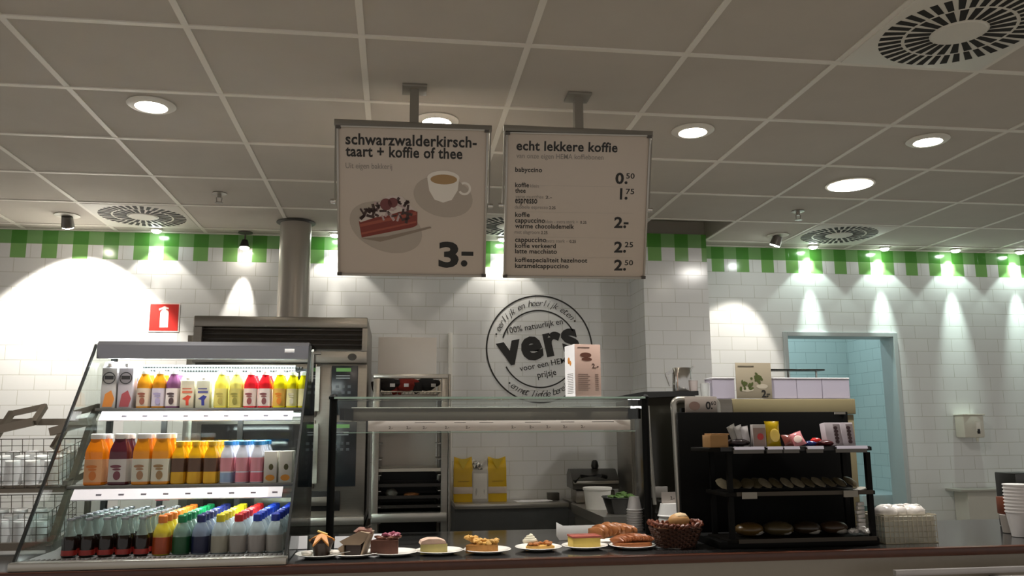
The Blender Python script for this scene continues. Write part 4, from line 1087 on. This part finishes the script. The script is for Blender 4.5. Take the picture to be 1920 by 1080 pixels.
# bottom shelf: wrapped loaves
for i, (x, w_, col, lab) in enumerate(((1.45, .062, '#54401f', 'round golden wrapped bread at the left of the bottom shelf'), (1.575, .065, '#463c26', 'flat pale wrapped bread second from left on the bottom shelf'), (1.70, .06, '#2e2418', 'dark wrapped bread third from left on the bottom shelf'), (1.82, .058, '#3a2a1c', 'brown wrapped bread at the right of the bottom shelf'))):
    t = thing('wrapped_bread', lab, 'bread', (x, 3.40, 1.067), random.uniform(-.2, .2), 'wrapped breads on the bottom shelf')
    MB().blob((0, 0, .029), w_, 1, .75, .46, .03, 3).obj('bread', mat('bread_'+col, col, .3, var=.3, scale=25), t)
    MB().blob((.02, -.028, .018), .024, 1.2, .5, .5, .05, 2).obj('price_label', mat('bread_tag', '#8c8880', .4), t)
t = thing('napkin_bundle', 'crumpled bundle of white wrapped sachets at the rack corner', 'packets', (1.922, 3.36, 1.067))
b = MB()
for i in range(7): b.box(-.016+random.uniform(-.004, .004), .016, -.01, .01, .02+i*.0165, .034+i*.0165, .003, Matrix.Rotation(random.uniform(-.2, .2), 3, 'Y'))
b.obj('stacked_sachets', mat('sachet_white', '#d8d4d0', .3), t)
b = MB()
for i in range(9): b.blob((random.uniform(-.05, .03), random.uniform(-.02, .02), .012+random.uniform(0, .014)), .014, 1.2, .9, .7, .3, 1)
b.obj('loose_sachets', mat('sachet_white'), t)

# ------------------------------------------------------------------ white wire basket at right
pw = mat('pale_basket_plastic', '#c0b8a2', .3)
t = wire_basket((2.128, 3.42, CT+.002), .232, .17, .112, 'pale wire basket of white wrapped goods beside the snack rack', None, .0017, 11, 5, pw, None, 'pale_basket')
MB().box(-.112, .112, -.081, .081, .002, .106).obj('liner', mat('basket_liner', '#c2bcaa', .35, alpha=.7), t)
wp = mat('white_wrap', '#dcd6d0', .25, var=.08, scale=40, bump=.3)
for i, (dx, dy, r_) in enumerate(((-.07, -.02, .05), (-.005, 0, .048), (.06, -.015, .05), (-.03, .045, .045), (.05, .045, .045))):
    t = thing('wrapped_bun', f'white film-wrapped bun heaped in the pale wire basket, {("front left", "front middle", "front right", "rear left", "rear right")[i]}', 'bun', (2.128+dx, 3.42+dy, CT+.11), group='wrapped buns in the pale basket')
    MB().blob((0, 0, .012), r_, 1.0, .9, .6, .05, 3).obj('bun', wp, t)
    MB().blob((.012, -.01, .012+r_*.5), .014, 1.4, 1, .5, .3, 1).obj('twist', wp, t)

# ------------------------------------------------------------------ far right counter things
t = thing('paper_cup_stack_holder', 'black box behind the paper cups at the right edge', 'box', (3.03, 3.78, CT+.001))
MB().box(-.1, .2, -.06, .08, 0, .255, .004).obj('body', BLACK, t)
MB().box(-.1, .2, -.064, -.06, .20, .25, .002).obj('slot', DGREY, t)
tag(MB().box(-.03, .03, -.03, .03, 0, .075, .002).obj('wooden_box', mat('red_wood', '#6e3a28', .4, var=.2), loc=(2.765, 3.58, CT+.085)), 'small red-brown box beside the paper cups at the right edge', 'box')
tag(MB().lathe([(.0, 0), (.028, 0), (.036, .078), (.034, .08), (.0, .079)], seg=20).obj('cup_stand', mat('stand_pale', '#a8a098', .4), loc=(2.765, 3.58, CT+.003)), 'small pale tub carrying the red-brown box at right', 'tub')
cupw = mat('paper_cup_white', '#dcd8d6', .4)
def paper_cup(r0, r1, h, name='paper_cup'):
    t = thing(name, '', 'cup')
    MB().lathe([(r0, 0), (r1, h), (r1-.002, h), (r0-.002, .003), (0, .003)], seg=24).obj('wall', cupw, t)
    MB().lathe([(r1-.001, h-.004), (r1+.003, h-.002), (r1+.003, h+.002), (r1-.001, h+.003)], seg=24).obj('rim', mat('paper_cup_rim', '#eae6e4', .35), t)
    return t
def stack(r0, r1, h, n, step, loc, desc, group, flip=False):
    p = paper_cup(r0, r1, h)
    for i in range(n):
        lab = f'{desc}, {"lowest" if i == 0 else "topmost" if i == n-1 else ORD[i]+" from bottom"}'
        o = p if i == 0 else dup(p, (0, 0, 0), lab)
        o['label'] = lab; o['group'] = group
        o.location = (loc[0], loc[1], loc[2]+(h if flip else 0)+i*step); o.rotation_euler = (PI if flip else 0, 0, 0)
stack(.034, .05, .105, 9, .0145, (2.715, 3.45, CT+.002), 'white paper cup in the tall stack at the right edge', 'stacked cups at the right edge')
t = thing('blue_banded_cup', 'white cup with a blue band cut off by the right edge', 'cup', (2.80, 3.40, CT+.001))
MB().lathe([(.03, 0), (.042, .13), (.04, .13), (.028, .004), (0, .004)], seg=24).obj('wall', mat('cup_lilac', '#c4c0cc', .4), t)
MB().lathe([(.0312, .004), (.0352, .045)], seg=24).obj('band', mat('cup_blue', '#3c5c96', .4), t, label='blue band')
MB().lathe([(.044, .128), (.046, .138), (.04, .146), (0, .147)], seg=24).obj('lid', cupw, t)

# stacks right of the hood
stack(.024, .036, .06, 9, .0115, (1.145, 4.03, CT+.002), 'small white paper cup in the left stack by the hood post', 'stacked small cups by the hood post', True)
stack(.040, .052, .055, 4, .026, (1.262, 3.86, CT+.002), 'white paper tub in the right stack beside the coffee machine', 'stacked paper tubs beside the coffee machine', True)
t = thing('tasting_card', 'small grey notice card standing on the stacked tubs', 'card', (1.265, 3.86, CT+.136), .15)
MB().box(-.04, .04, -.001, .001, 0, .05).obj('card', mat('card_grey', '#a59c94', .5), t)
MB().text('2.-', .005, .016, -.0016, h=.014, bold=.02).obj('lettering', INK, t, smooth=False)

# ------------------------------------------------------------------ beige machine behind the snack rack
t = thing('beige_machine', 'wide beige machine casing behind the black snack display', 'machine', (1.965, 4.02, CT-.03+.031))
bm_ = mat('beige_casing', '#857a5a', .45, var=.04)
MB().box(-.315, .31, -.05, .10, 0, zz(1.572), .004).obj('casing', bm_, t)
MB().box(-.33, .318, -.06, .105, zz(1.574), zz(1.650), .004).obj('top_casing', bm_, t)
MB().box(-.50, -.332, -.07, .08, zz(1.52), zz(1.65), .004).obj('steel_end', STEEL, t)
t = thing('salad_sign', 'sign with green salad picture priced 2.- on the beige machine', 'sign', (1.757, 3.966, 1.652), R(2))
MB().box(-.095, .092, -.003, .003, 0, .176, .001).obj('card', mat('salad_card', '#a59a84', .45), t)
e = MB()
for i in range(26):
    cx, cz = random.choice(((-.045, .07), (-.055, .06), (.012, .115), (.02, .09), (.0, .1), (-.03, .062)))
    e.disc(cx+random.uniform(-.02, .02), cz+random.uniform(-.016, .016), -.0038-i*.00003, random.uniform(.006, .013), random.uniform(.004, .009), 10, random.uniform(0, 3))
e.obj('salad_picture', mat('print_salad', '#4a5424', .5), t, smooth=False)
e = MB().disc(.04, .06, -.0036, .03, .012).disc(-.04, .045, -.0036, .035, .012); e.obj('plate_picture', mat('print_pale', '#bcb29e', .5), t, smooth=False)
e = MB().text('2', .035, .007, -.0045, h=.036, bold=.035).disc(.066, .0105, -.0045, .0045).box(.062, .08, -.0048, -.004, .019, .024).box(-.085, .0, -.0048, -.0042, .158, .161)
e.obj('lettering', INK, t, smooth=False)
fr_ = mat('frosted_tub', '#cfc8d8', .1, alpha=.6)
for i, (x0, x1) in enumerate(((1.545, 1.66), (1.852, 1.985), (1.988, 2.12), (2.123, 2.268))):
    t = thing('frosted_tub', ('frosted plastic tub left of the salad sign', 'frosted plastic tub just right of the salad sign', 'middle frosted plastic tub on the beige machine', 'frosted plastic tub at the right end of the beige machine')[i], 'tub', ((x0+x1)/2, 4.03, 1.652), group='frosted tubs on the beige machine')
    h_ = .098; w_ = (x1-x0)/2
    MB().box(-w_, w_, -.05, -.047, 0, h_).box(-w_, w_, .047, .05, 0, h_).box(-w_, -w_+.003, -.047, .047, 0, h_).box(w_-.003, w_, -.047, .047, 0, h_).box(-w_, w_, -.05, .05, 0, .003).obj('tub', fr_, t)
    MB().box(-w_-.002, w_+.002, -.053, .053, h_, h_+.006, .002).obj('rim', mat('tub_rim', '#f0eef2', .15), t)
t = thing('lid_tray', 'dark flat lid raised above the frosted tubs', 'lid', (2.005, 4.06, 1.757))
MB().box(-.16, .16, -.04, .05, .038, .046, .002).obj('lid', BLACKG, t)
for x in (-.155, -.0, .155): MB().box(x-.003, x+.003, .04, .048, .0, .038).obj('support', mat('support_grey', '#8a8a86', .4), t)

# milk jug and glasses on top of the coffee machine
t = thing('milk_jug', 'shiny steel milk jug with angled handle on the coffee machine', 'jug', (1.405, 4.02, 1.6875))
b = MB(); b.lathe([(.046, 0), (.048, .006), (.047, .06), (.045, .115), (.044, .118), (.042, .116), (.043, .01), (0, .008)], seg=28)
b.obj('body', CHROME, t)
MB().prism([(.03, .108), (.062, .128), (.044, .10)], -.016, .016, 'xz').obj('spout', CHROME, t)
MB().bar((-.044, 0, .104), (-.082, 0, .086), .010, .014).bar((-.082, 0, .088), (-.062, 0, .03), .008, .014).obj('handle', CHROME, t)
g0 = None
for i, (x, y, sc) in enumerate(((1.452, 3.985, 1), (1.505, 3.98, 1), (1.54, 4.03, 1), (1.575, 3.97, 1))):
    if i == 3: continue
    t = thing('small_glass', ('frosted small glass beside the steel milk jug', 'small clear glass left of the frosted tubs', 'small clear glass behind, left of the frosted tubs')[i], 'glass', (x, y, 1.653 if i else 1.6875), group='small glasses beside the milk jug')
    hh = .055 if i == 0 else .075
    MB().lathe([(.018, 0), (.022, hh), (.0205, hh), (.017, .004), (0, .004)], seg=18).obj('wall', mat('glass_pinkish', '#d8ccc8', .15, alpha=.7) if i == 0 else CUP, t)
    MB().lathe([(.0222, hh-.002), (.0228, hh+.001), (.021, hh+.001)], seg=18).obj('rim', mat('tumbler_rim'), t)

# ------------------------------------------------------------------ oven tower
t = thing('combi_oven', 'stainless oven tower with louvred hood and two dark control panels', 'oven', (-.66, 5.0, 0))
MB().box(-.49, .488, .02, .9, .95, 1.90, .004).obj('body', STEEL, t)
hd = MB().box(-.50, .485, -.03, .9, 2.105, 2.168, .006).box(-.50, .485, .06, .9, 1.90, 2.11)
hd.box(-.50, -.455, -.02, .07, 1.97, 2.106).box(.455, .485, -.02, .07, 1.97, 2.106).box(-.50, .485, -.02, .07, 1.90, 1.968, .003)
hd = hd.obj('hood', STEEL, t)
for i in range(4):
    z_ = 1.985+i*.03
    MB().prism([(.0, z_), (.022, z_+.022), (.026, z_+.022), (.006, z_-.002)], -.455, .455, 'yz').obj('louvre', mat('louvre_steel', '#7c766e', .35, .8), hd)
MB().lathe([(0, -.004), (.024, -.002), (.026, 0)], (0, 0, 0), 20, sx=1, sy=.8).obj('badge', mat('badge_dark', '#3c3630', .4), hd, loc=(.40, -.021, 1.935), rot=(PI/2, 0, 0))
MB().box(-.54, -.49, .02, .9, .95, 2.06, .004).obj('left_flank', STEELL, t)
panel_m = mat('control_panel_dark', '#22262a', .25)
lcd = mat('lcd_green', '#4f7a3c', .4, emit=.25); btn = mat('panel_button', '#5e666c', .4); led_r = mat('led_red', '#ff2a18', .4, emit=3.5); mark_m = mat('panel_mark', '#a4acb0', .4)
for z0, z1 in ((1.60, 1.885), (1.195, 1.56)):
    MB().box(-.455, .20, -.012, .02, z0-.01, z1+.01, .004).obj('door', STEEL, t)
    MB().box(-.43, .12, -.016, -.010, z0+.015, z1-.01, .003).obj('door_glass', mat('oven_glass', '#151412', .08), t)
    MB().bar((.205, -.045, z0+.02), (.205, -.045, z1-.01), .034, .03).box(.195, .215, -.045, .0, z0+.02, z0+.05).box(.195, .215, -.045, .0, z1-.05, z1-.02).obj('door_handle', STEEL, t)
    p = MB().box(.285, .435, -.014, .02, z0, z1, .003).obj('control_panel', panel_m, t)
    MB().box(.31, .395, -.0155, -.0135, z1-.035, z1-.014).obj('display', lcd, p, label='green display')
    e = MB()
    for q in (0, 1): e.box(.31, .39, -.0155, -.0138, z1-.062-q*.014, z1-.056-q*.014)
    e.obj('caption_lines', mark_m, p)
    e = MB()
    for r_ in range(2):
        for c_ in range(3): e.box(.31+c_*.034, .328+c_*.034, -.0160, -.0135, z1-.13-r_*.034, z1-.115-r_*.034)
    e.obj('buttons', btn, p)
    if z0 < 1.5:
        MB().lathe([(0, -.003), (.012, -.002), (.013, .0)], seg=16).obj('red_button', mat('button_red', '#a4362e', .4), p, loc=(.325, -.0135, z0+.10), rot=(PI/2, 0, 0))
        MB().lathe([(0, -.003), (.010, -.002), (.011, .0)], seg=16).obj('green_button', mat('button_green', '#2c6a44', .4), p, loc=(.325, -.0135, z0+.062), rot=(PI/2, 0, 0))
        MB().lathe([(0, -.004), (.014, -.003), (.015, 0)], seg=16, sx=1.3).obj('pilot_lamp', led_r, p, loc=(.402, -.0135, z0+.018), rot=(PI/2, 0, 0), label='red pilot lamp')
MB().box(-.40, .35, -.006, .02, 1.06, 1.17, .002).obj('drawer_recess', BLACK, t)
MB().box(-.12, .32, -.03, -.006, 1.09, 1.14, .004).obj('drawer_front', STEEL, t)
MB().box(-.14, .49, -.06, .4, .985, 1.03, .005).obj('front_shelf', STEELL, t)
MB().box(-.53, .488, -.02, .9, .93, .984, .004).obj('stand_top', STEELD, t)
for x in (-.50, .49):
    for y in (0, .85): MB().box(x-.02, x+.02, y, y+.04, 0, .93).obj('leg', STEEL, t)
MB().box(-.48, .47, .04, .84, .25, .29).obj('lower_shelf', STEELD, t)
t = thing('exhaust_pipe', 'round steel exhaust pipe rising from the oven hood to the ceiling', 'pipe', (-.685, 5.6, 2.168))
MB().cyl((0, 0, .0), (0, 0, CEIL-2.168-.001), .102, seg=40, caps=False).obj('tube', mat('pipe_steel', '#a39d94', .38, .75, var=.08, scale=6), t)
MB().lathe([(.104, CEIL-2.168-.014), (.128, CEIL-2.168-.008), (.128, CEIL-2.168-.0045)], seg=40).obj('collar', mat('collar_dark', '#3c3a36', .5), t)

# ------------------------------------------------------------------ tray trolley
t = thing('tray_trolley', 'tall steel tray trolley with oven trays beside the oven tower', 'trolley', (.085, 5.0, 0))
for x in (-.20, .20):
    for y in (0, .48): MB().box(x-.02, x+.02, y, y+.03, .1, 1.835, .003).obj('upright', STEEL, t)
    MB().box(x-.004, x+.004, .03, .48, .2, 1.72).obj('side_panel', STEELD, t)
MB().box(.222, .235, .0, .5, .12, 1.84, .003).obj('outer_panel', STEEL, t)
MB().box(-.22, .22, -.003, .03, 1.812, 1.838, .003).obj('top_bar', STEELL, t)
MB().box(-.195, .195, .49, .5, .15, 1.27).obj('dark_back', BLACK, t)
for i in range(9):
    z_ = .98+i*.09
    for s in (-1, 1): MB().box(s*.18-.016, s*.18+.016, .02, .48, z_, z_+.004).obj('runner', STEELL, t)
MB().box(-.215, .215, -.02, .5, .99, 1.04, .004).obj('lower_frame', STEELL, t)
for x in (-.19, .19):
    for y in (.03, .47): MB().cyl((x-.012, y, .05), (x+.012, y, .05), .05, seg=20).obj('castor', BLACK, t)
TRX, TRY = .085, 5.0
def tray(z_, lab, m_, wire=False):
    t = thing('oven_tray', lab, 'tray', (TRX, TRY+.03, z_), group='trays in the trolley')
    if wire:
        b = MB().tube([(-.175, 0, 0), (.175, 0, 0), (.175, .4, 0), (-.175, .4, 0)], .005, 6, True); b.obj('frame', m_, t)
        b = MB()
        for i in range(16): b.cyl((-.165+i*.022, 0, 0), (-.165+i*.022, .4, 0), .0022, seg=5, caps=False)
        b.obj('wires', m_, t)
    else:
        MB().box(-.175, .175, 0, .4, 0, .004).obj('base', m_, t)
        MB().box(-.18, .18, -.004, 0, 0, .018).box(-.18, .18, .4, .404, 0, .018).box(-.18, -.176, 0, .4, 0, .018).box(.176, .18, 0, .4, 0, .018).obj('rim', m_, t)
trm = mat('tray_dark', '#2a2622', .35, .4); trl = mat('tray_light', '#a8a296', .3, .7)
tray(1.735, 'wire rack holding the oven gloves near the top of the trolley', trl, True)
tray(1.64, 'second wire rack under the oven gloves', trl, True)
tray(1.272, 'pale tray in the middle of the trolley carrying the white board', trl)
tray(1.185, 'dark tray under the pale tray in the trolley', trm)
tray(1.118, 'dark tray with small leftovers low in the trolley', trm)
tray(1.065, 'lowest dark tray in the trolley', trm)
tag(MB().box(-.185, .19, 0, .006, 0, .83, .002).obj('white_board', mat('board_white', '#f0eae2', .5), loc=(.065, 5.452, 1.277)), 'large white board standing in the tray trolley', 'board')
def glove(x, y, z_, col, lab, s=1, rz=0):
    t = thing('oven_glove', lab, 'glove', (x, y, z_), rz, 'oven gloves on the trolley')
    b = MB(); b.blob((0, 0, .045), .06*s, 1.1, .9, .72, .05, 3).blob((.05*s, -.02, .05), .03*s, 1.3, .8, .8, .05, 2)
    b.obj('mitt', mat('glove_'+col, col, .8, var=.2, scale=60, bump=.2), t)
    MB().cyl((-.05*s, -.01, .03), (-.085*s, -.015, .02), .036*s, .04*s, 14).obj('cuff', mat('glove_'+col), t)
    MB().box(.01, .04, -.062*s, -.058*s, .025, .045, .001).obj('tag', mat('glove_tag', '#cfc9c4', .6), t)
glove(-.055, 5.13, 1.741, '#241c1a', 'black oven glove at the left on the trolley rack', 1.0, .1)
glove(.06, 5.14, 1.741, '#8e2a1e', 'red oven glove in the middle of the trolley rack', 1.05, -.4)
glove(.18, 5.13, 1.741, '#1c1817', 'black oven glove at the right on the trolley rack', .95, .3)
glove(-.04, 5.3, 1.741, '#9c3224', 'red oven glove behind the left black one', .9, 2.6)
t = thing('paper_bag', 'crumpled pale bag on the low dark tray in the trolley', 'bag', (-.02, 5.12, 1.1235))
MB().blob((0, 0, .024), .035, 1, .8, .75, .14, 2).obj('bag', mat('crumpled_bag', '#8c857c', .5, var=.15), t)
t = thing('bread_piece', 'flat orange-brown bread piece on the low dark tray in the trolley', 'bread', (.10, 5.12, 1.1235))
MB().blob((0, 0, .012), .04, 1.2, .8, .32, .08, 2).obj('bread', mat('bread_orange', '#a8683c', .6, var=.2), t)

# ------------------------------------------------------------------ back bench, corner bench and things on them
t = thing('back_bench', 'steel-topped grey bench along the tiled wall', 'bench', (.75, 5.62, 0))
MB().box(-.36, .40, 0, .37, 1.0, 1.03, .004).obj('worktop', STEELL, t)
MB().box(-.36, .40, .02, .37, 0, 1.0).obj('cabinet', mat('bench_grey', '#4a4c4c', .4, var=.06), t)
t = thing('corner_bench', 'steel corner bench turning towards the viewer at the right', 'bench', (1.45, 5.25, 0))
MB().prism([(-.27, .74), (-.27, .40), (-.30, .30), (-.305, -.60), (.27, -.60), (.27, .385), (.255, .395), (.255, .74)], .975, 1.03, 'xy').obj('worktop', STEELL, t, smooth=False)
MB().box(-.26, .25, -.57, .38, 0, .975).obj('cabinet', mat('bench_light_grey', '#7c7a74', .4, var=.05), t)
def coffee_bag(x, lab, col, silver=False):
    t = thing('coffee_bag', lab, 'bag', (x, 5.82, 1.031), group='coffee bags on the back bench')
    w_ = .062 if not silver else .054; h_ = .30 if not silver else .285; d_ = .034
    m_ = mat('bag_'+col, col, .3, .0 if not silver else .3, var=.08, scale=15)
    b = MB(); N = 10; rows_ = []
    lv = [(0, 1, 1), (.03, 1.02, 1.02), (.25, 1.03, 1.05), (.5, 1.0, 1.0), (.72, 1.02, .95), (.86, 1.0, .55), (.95, .98, .2), (1, .97, .08)]
    for v, kx, ky in lv:
        ring = []
        for (a, c) in ((-1, -1), (-.5, -1.12), (0, -1.02), (.5, -1.12), (1, -1), (1.0, 0), (1, 1), (0, 1.05), (-1, 1), (-1.0, 0)):
            dz = 0
            if v > .9: dz = -.02*(1-abs(a))
            ring.append(b.bm.verts.new((w_*a*kx*(.93 if (abs(a) == 1 and c == 0 and .1 < v < .9) else 1)+random.uniform(-.0012, .0012), d_*c*ky+random.uniform(-.001, .001), h_*v+dz)))
        rows_.append(ring)
    for a, c in zip(rows_, rows_[1:]):
        for i in range(10): b.bm.faces.new((a[i], a[(i+1) % 10], c[(i+1) % 10], c[i]))
    b.bm.faces.new(rows_[0][::-1]); b.bm.faces.new(rows_[-1])
    b.obj('bag', m_, t, angle=25)
    if not silver:
        MB().box(-w_*1.035, w_*1.035, -d_*1.19, d_*1.0, .055, .10, .003).obj('label_band', mat('bag_band', '#cfc0b0', .4), t, label='pale band')
        MB().box(-.035, .04, -d_*1.16, -d_*1.10, .135, .1375).obj('caption', mat('bag_caption', '#8a6a1a', .5), t)
        MB().prism([(-.04, .285), (.04, .285), (0, .215)], -d_*.98, -d_*.88, 'xz').obj('folded_top', mat('bag_fold', '#d4b41c', .25), t, rot=(.0, 0, 0))
        if silver is None: pass
    else:
        MB().box(-w_*.9, w_*.9, -d_*1.17, -d_*1.1, .02, .19, .003).obj('label', mat('bag_white', '#dcd8d0', .4), t)
        b = MB()
        for i in range(7): b.blob((random.uniform(-.035, .035), -d_*.8+random.uniform(-.01, .01), .235+random.uniform(-.025, .03)), .02, 1, .5, 1, .3, 1)
        b.obj('crumpled_top', mat('foil', '#d4d2cc', .15, .9), t, label='crumpled silver top', smooth=False)
coffee_bag(.458, 'yellow coffee bag nearest the tray trolley on the back bench', '#cfa60c')
coffee_bag(.573, 'silver coffee bag with crumpled top between two yellow bags', '#b4b0a8', True)
coffee_bag(.690, 'yellow coffee bag right of the silver one on the back bench', '#d2aa0e')
tag(MB().box(-.11, .11, -.06, .06, 0, .002).box(-.06, .14, -.05, .07, .002, .004).obj('paper_sheets', PAPER, loc=(.92, 5.78, 1.0305), rot=(0, 0, .1)), 'loose white paper sheets on the back bench right of the coffee bags', 'paper')
tag(MB().box(-.04, .04, -.03, .03, 0, .05, .003).obj('grey_block', STEELD, loc=(1.085, 5.85, 1.031)), 'small grey block at the bench corner left of the contact grill', 'block')
t = thing('contact_grill', 'dark contact grill with slanted lid on the corner bench', 'grill', (1.32, 5.66, 1.031), R(-4))
MB().box(-.13, .13, -.13, .13, 0, .085, .012).obj('base', STEEL, t)
for x in (-.1, .1): MB().cyl((x, -.1, -.0), (x, -.1, .01), .014).obj('foot', BLACK, t)
MB().prism([(-.165, .092), (.135, .092), (.135, .175), (.06, .215), (-.03, .215), (-.15, .15)], -.155, .155, 'yz').obj('lid', mat('grill_lid', '#3a3833', .3, .5), t)
MB().box(-.15, .15, -.17, -.16, .125, .145, .003).obj('lid_trim', STEELL, t)
MB().tube([(-.14, -.16, .14), (-.11, -.235, .178), (.02, -.235, .182), (.06, -.20, .17)], .013, 10).obj('handle', BLACK, t)
MB().lathe([(.02, 0), (.026, .02), (.02, .05), (.01, .06), (0, .06)], (.02, 0, .214), 16).obj('knob', BLACK, t)
t = thing('white_tub', 'round white food tub in front of the contact grill', 'tub', (1.225, 5.12, 1.031))
MB().lathe([(.07, 0), (.084, .115), (.08, .115), (.066, .004), (0, .004)], seg=32).obj('tub', WHITE, t)
MB().lathe([(.083, .112), (.089, .116), (.089, .128), (.08, .131), (0, .131)], seg=32).obj('lid', WHITE, t)
t = thing('salad_bowl', 'black bowl of green lettuce on the corner bench', 'bowl', (1.315, 4.86, 1.031))
MB().lathe([(.09, 0), (.118, .085), (.125, .088), (.121, .092), (.113, .086), (.086, .006), (0, .006)], seg=36, sq=.35).obj('bowl', BLACK, t)
b = MB()
for i in range(48):
    a = random.uniform(0, 2*PI); r_ = random.uniform(0, .075)
    b.blob((r_*math.cos(a), r_*math.sin(a), .085+random.uniform(0, .035)*(1-r_/.1)), random.uniform(.014, .024), 1, .8, .35, .35, 1, Matrix.Rotation(random.uniform(-1, 1), 3, 'X'))
o = b.obj('lettuce', mat('lettuce_green', '#4c6c2c', .5, var=.35, scale=40), t, smooth=False)
o['kind'] = 'stuff'
t = thing('steel_cabinet', 'upright steel cabinet with a small lock beside the tiled column', 'cabinet', (1.585, 5.45, 1.031))
MB().box(-.095, .12, -.17, .18, 0, .66, .004).obj('body', STEEL, t)
MB().box(-.085, .11, -.178, -.17, .02, .64, .003).obj('door', mat('cabinet_door_steel', '#8a867e', .32, .85), t)
MB().lathe([(.012, 0), (.014, .006), (.006, .016), (0, .017)], seg=16).obj('lock', STEELD, t, loc=(.04, -.178, .36), rot=(PI/2, 0, 0))

# ------------------------------------------------------------------ white cabinet in the right corner
t = thing('side_cabinet', 'low white cabinet with overhanging top against the right tiled wall', 'cabinet', (4.83, 5.84, 0))
MB().box(-.63, 1.0, 0, .155, 0, 1.035).obj('body', mat('cabinet_white', '#d0cec4', .4), t)
MB().box(-.70, 1.0, -.03, .155, 1.037, 1.055, .003).obj('top', mat('cabinet_top', '#a5a39a', .3), t)
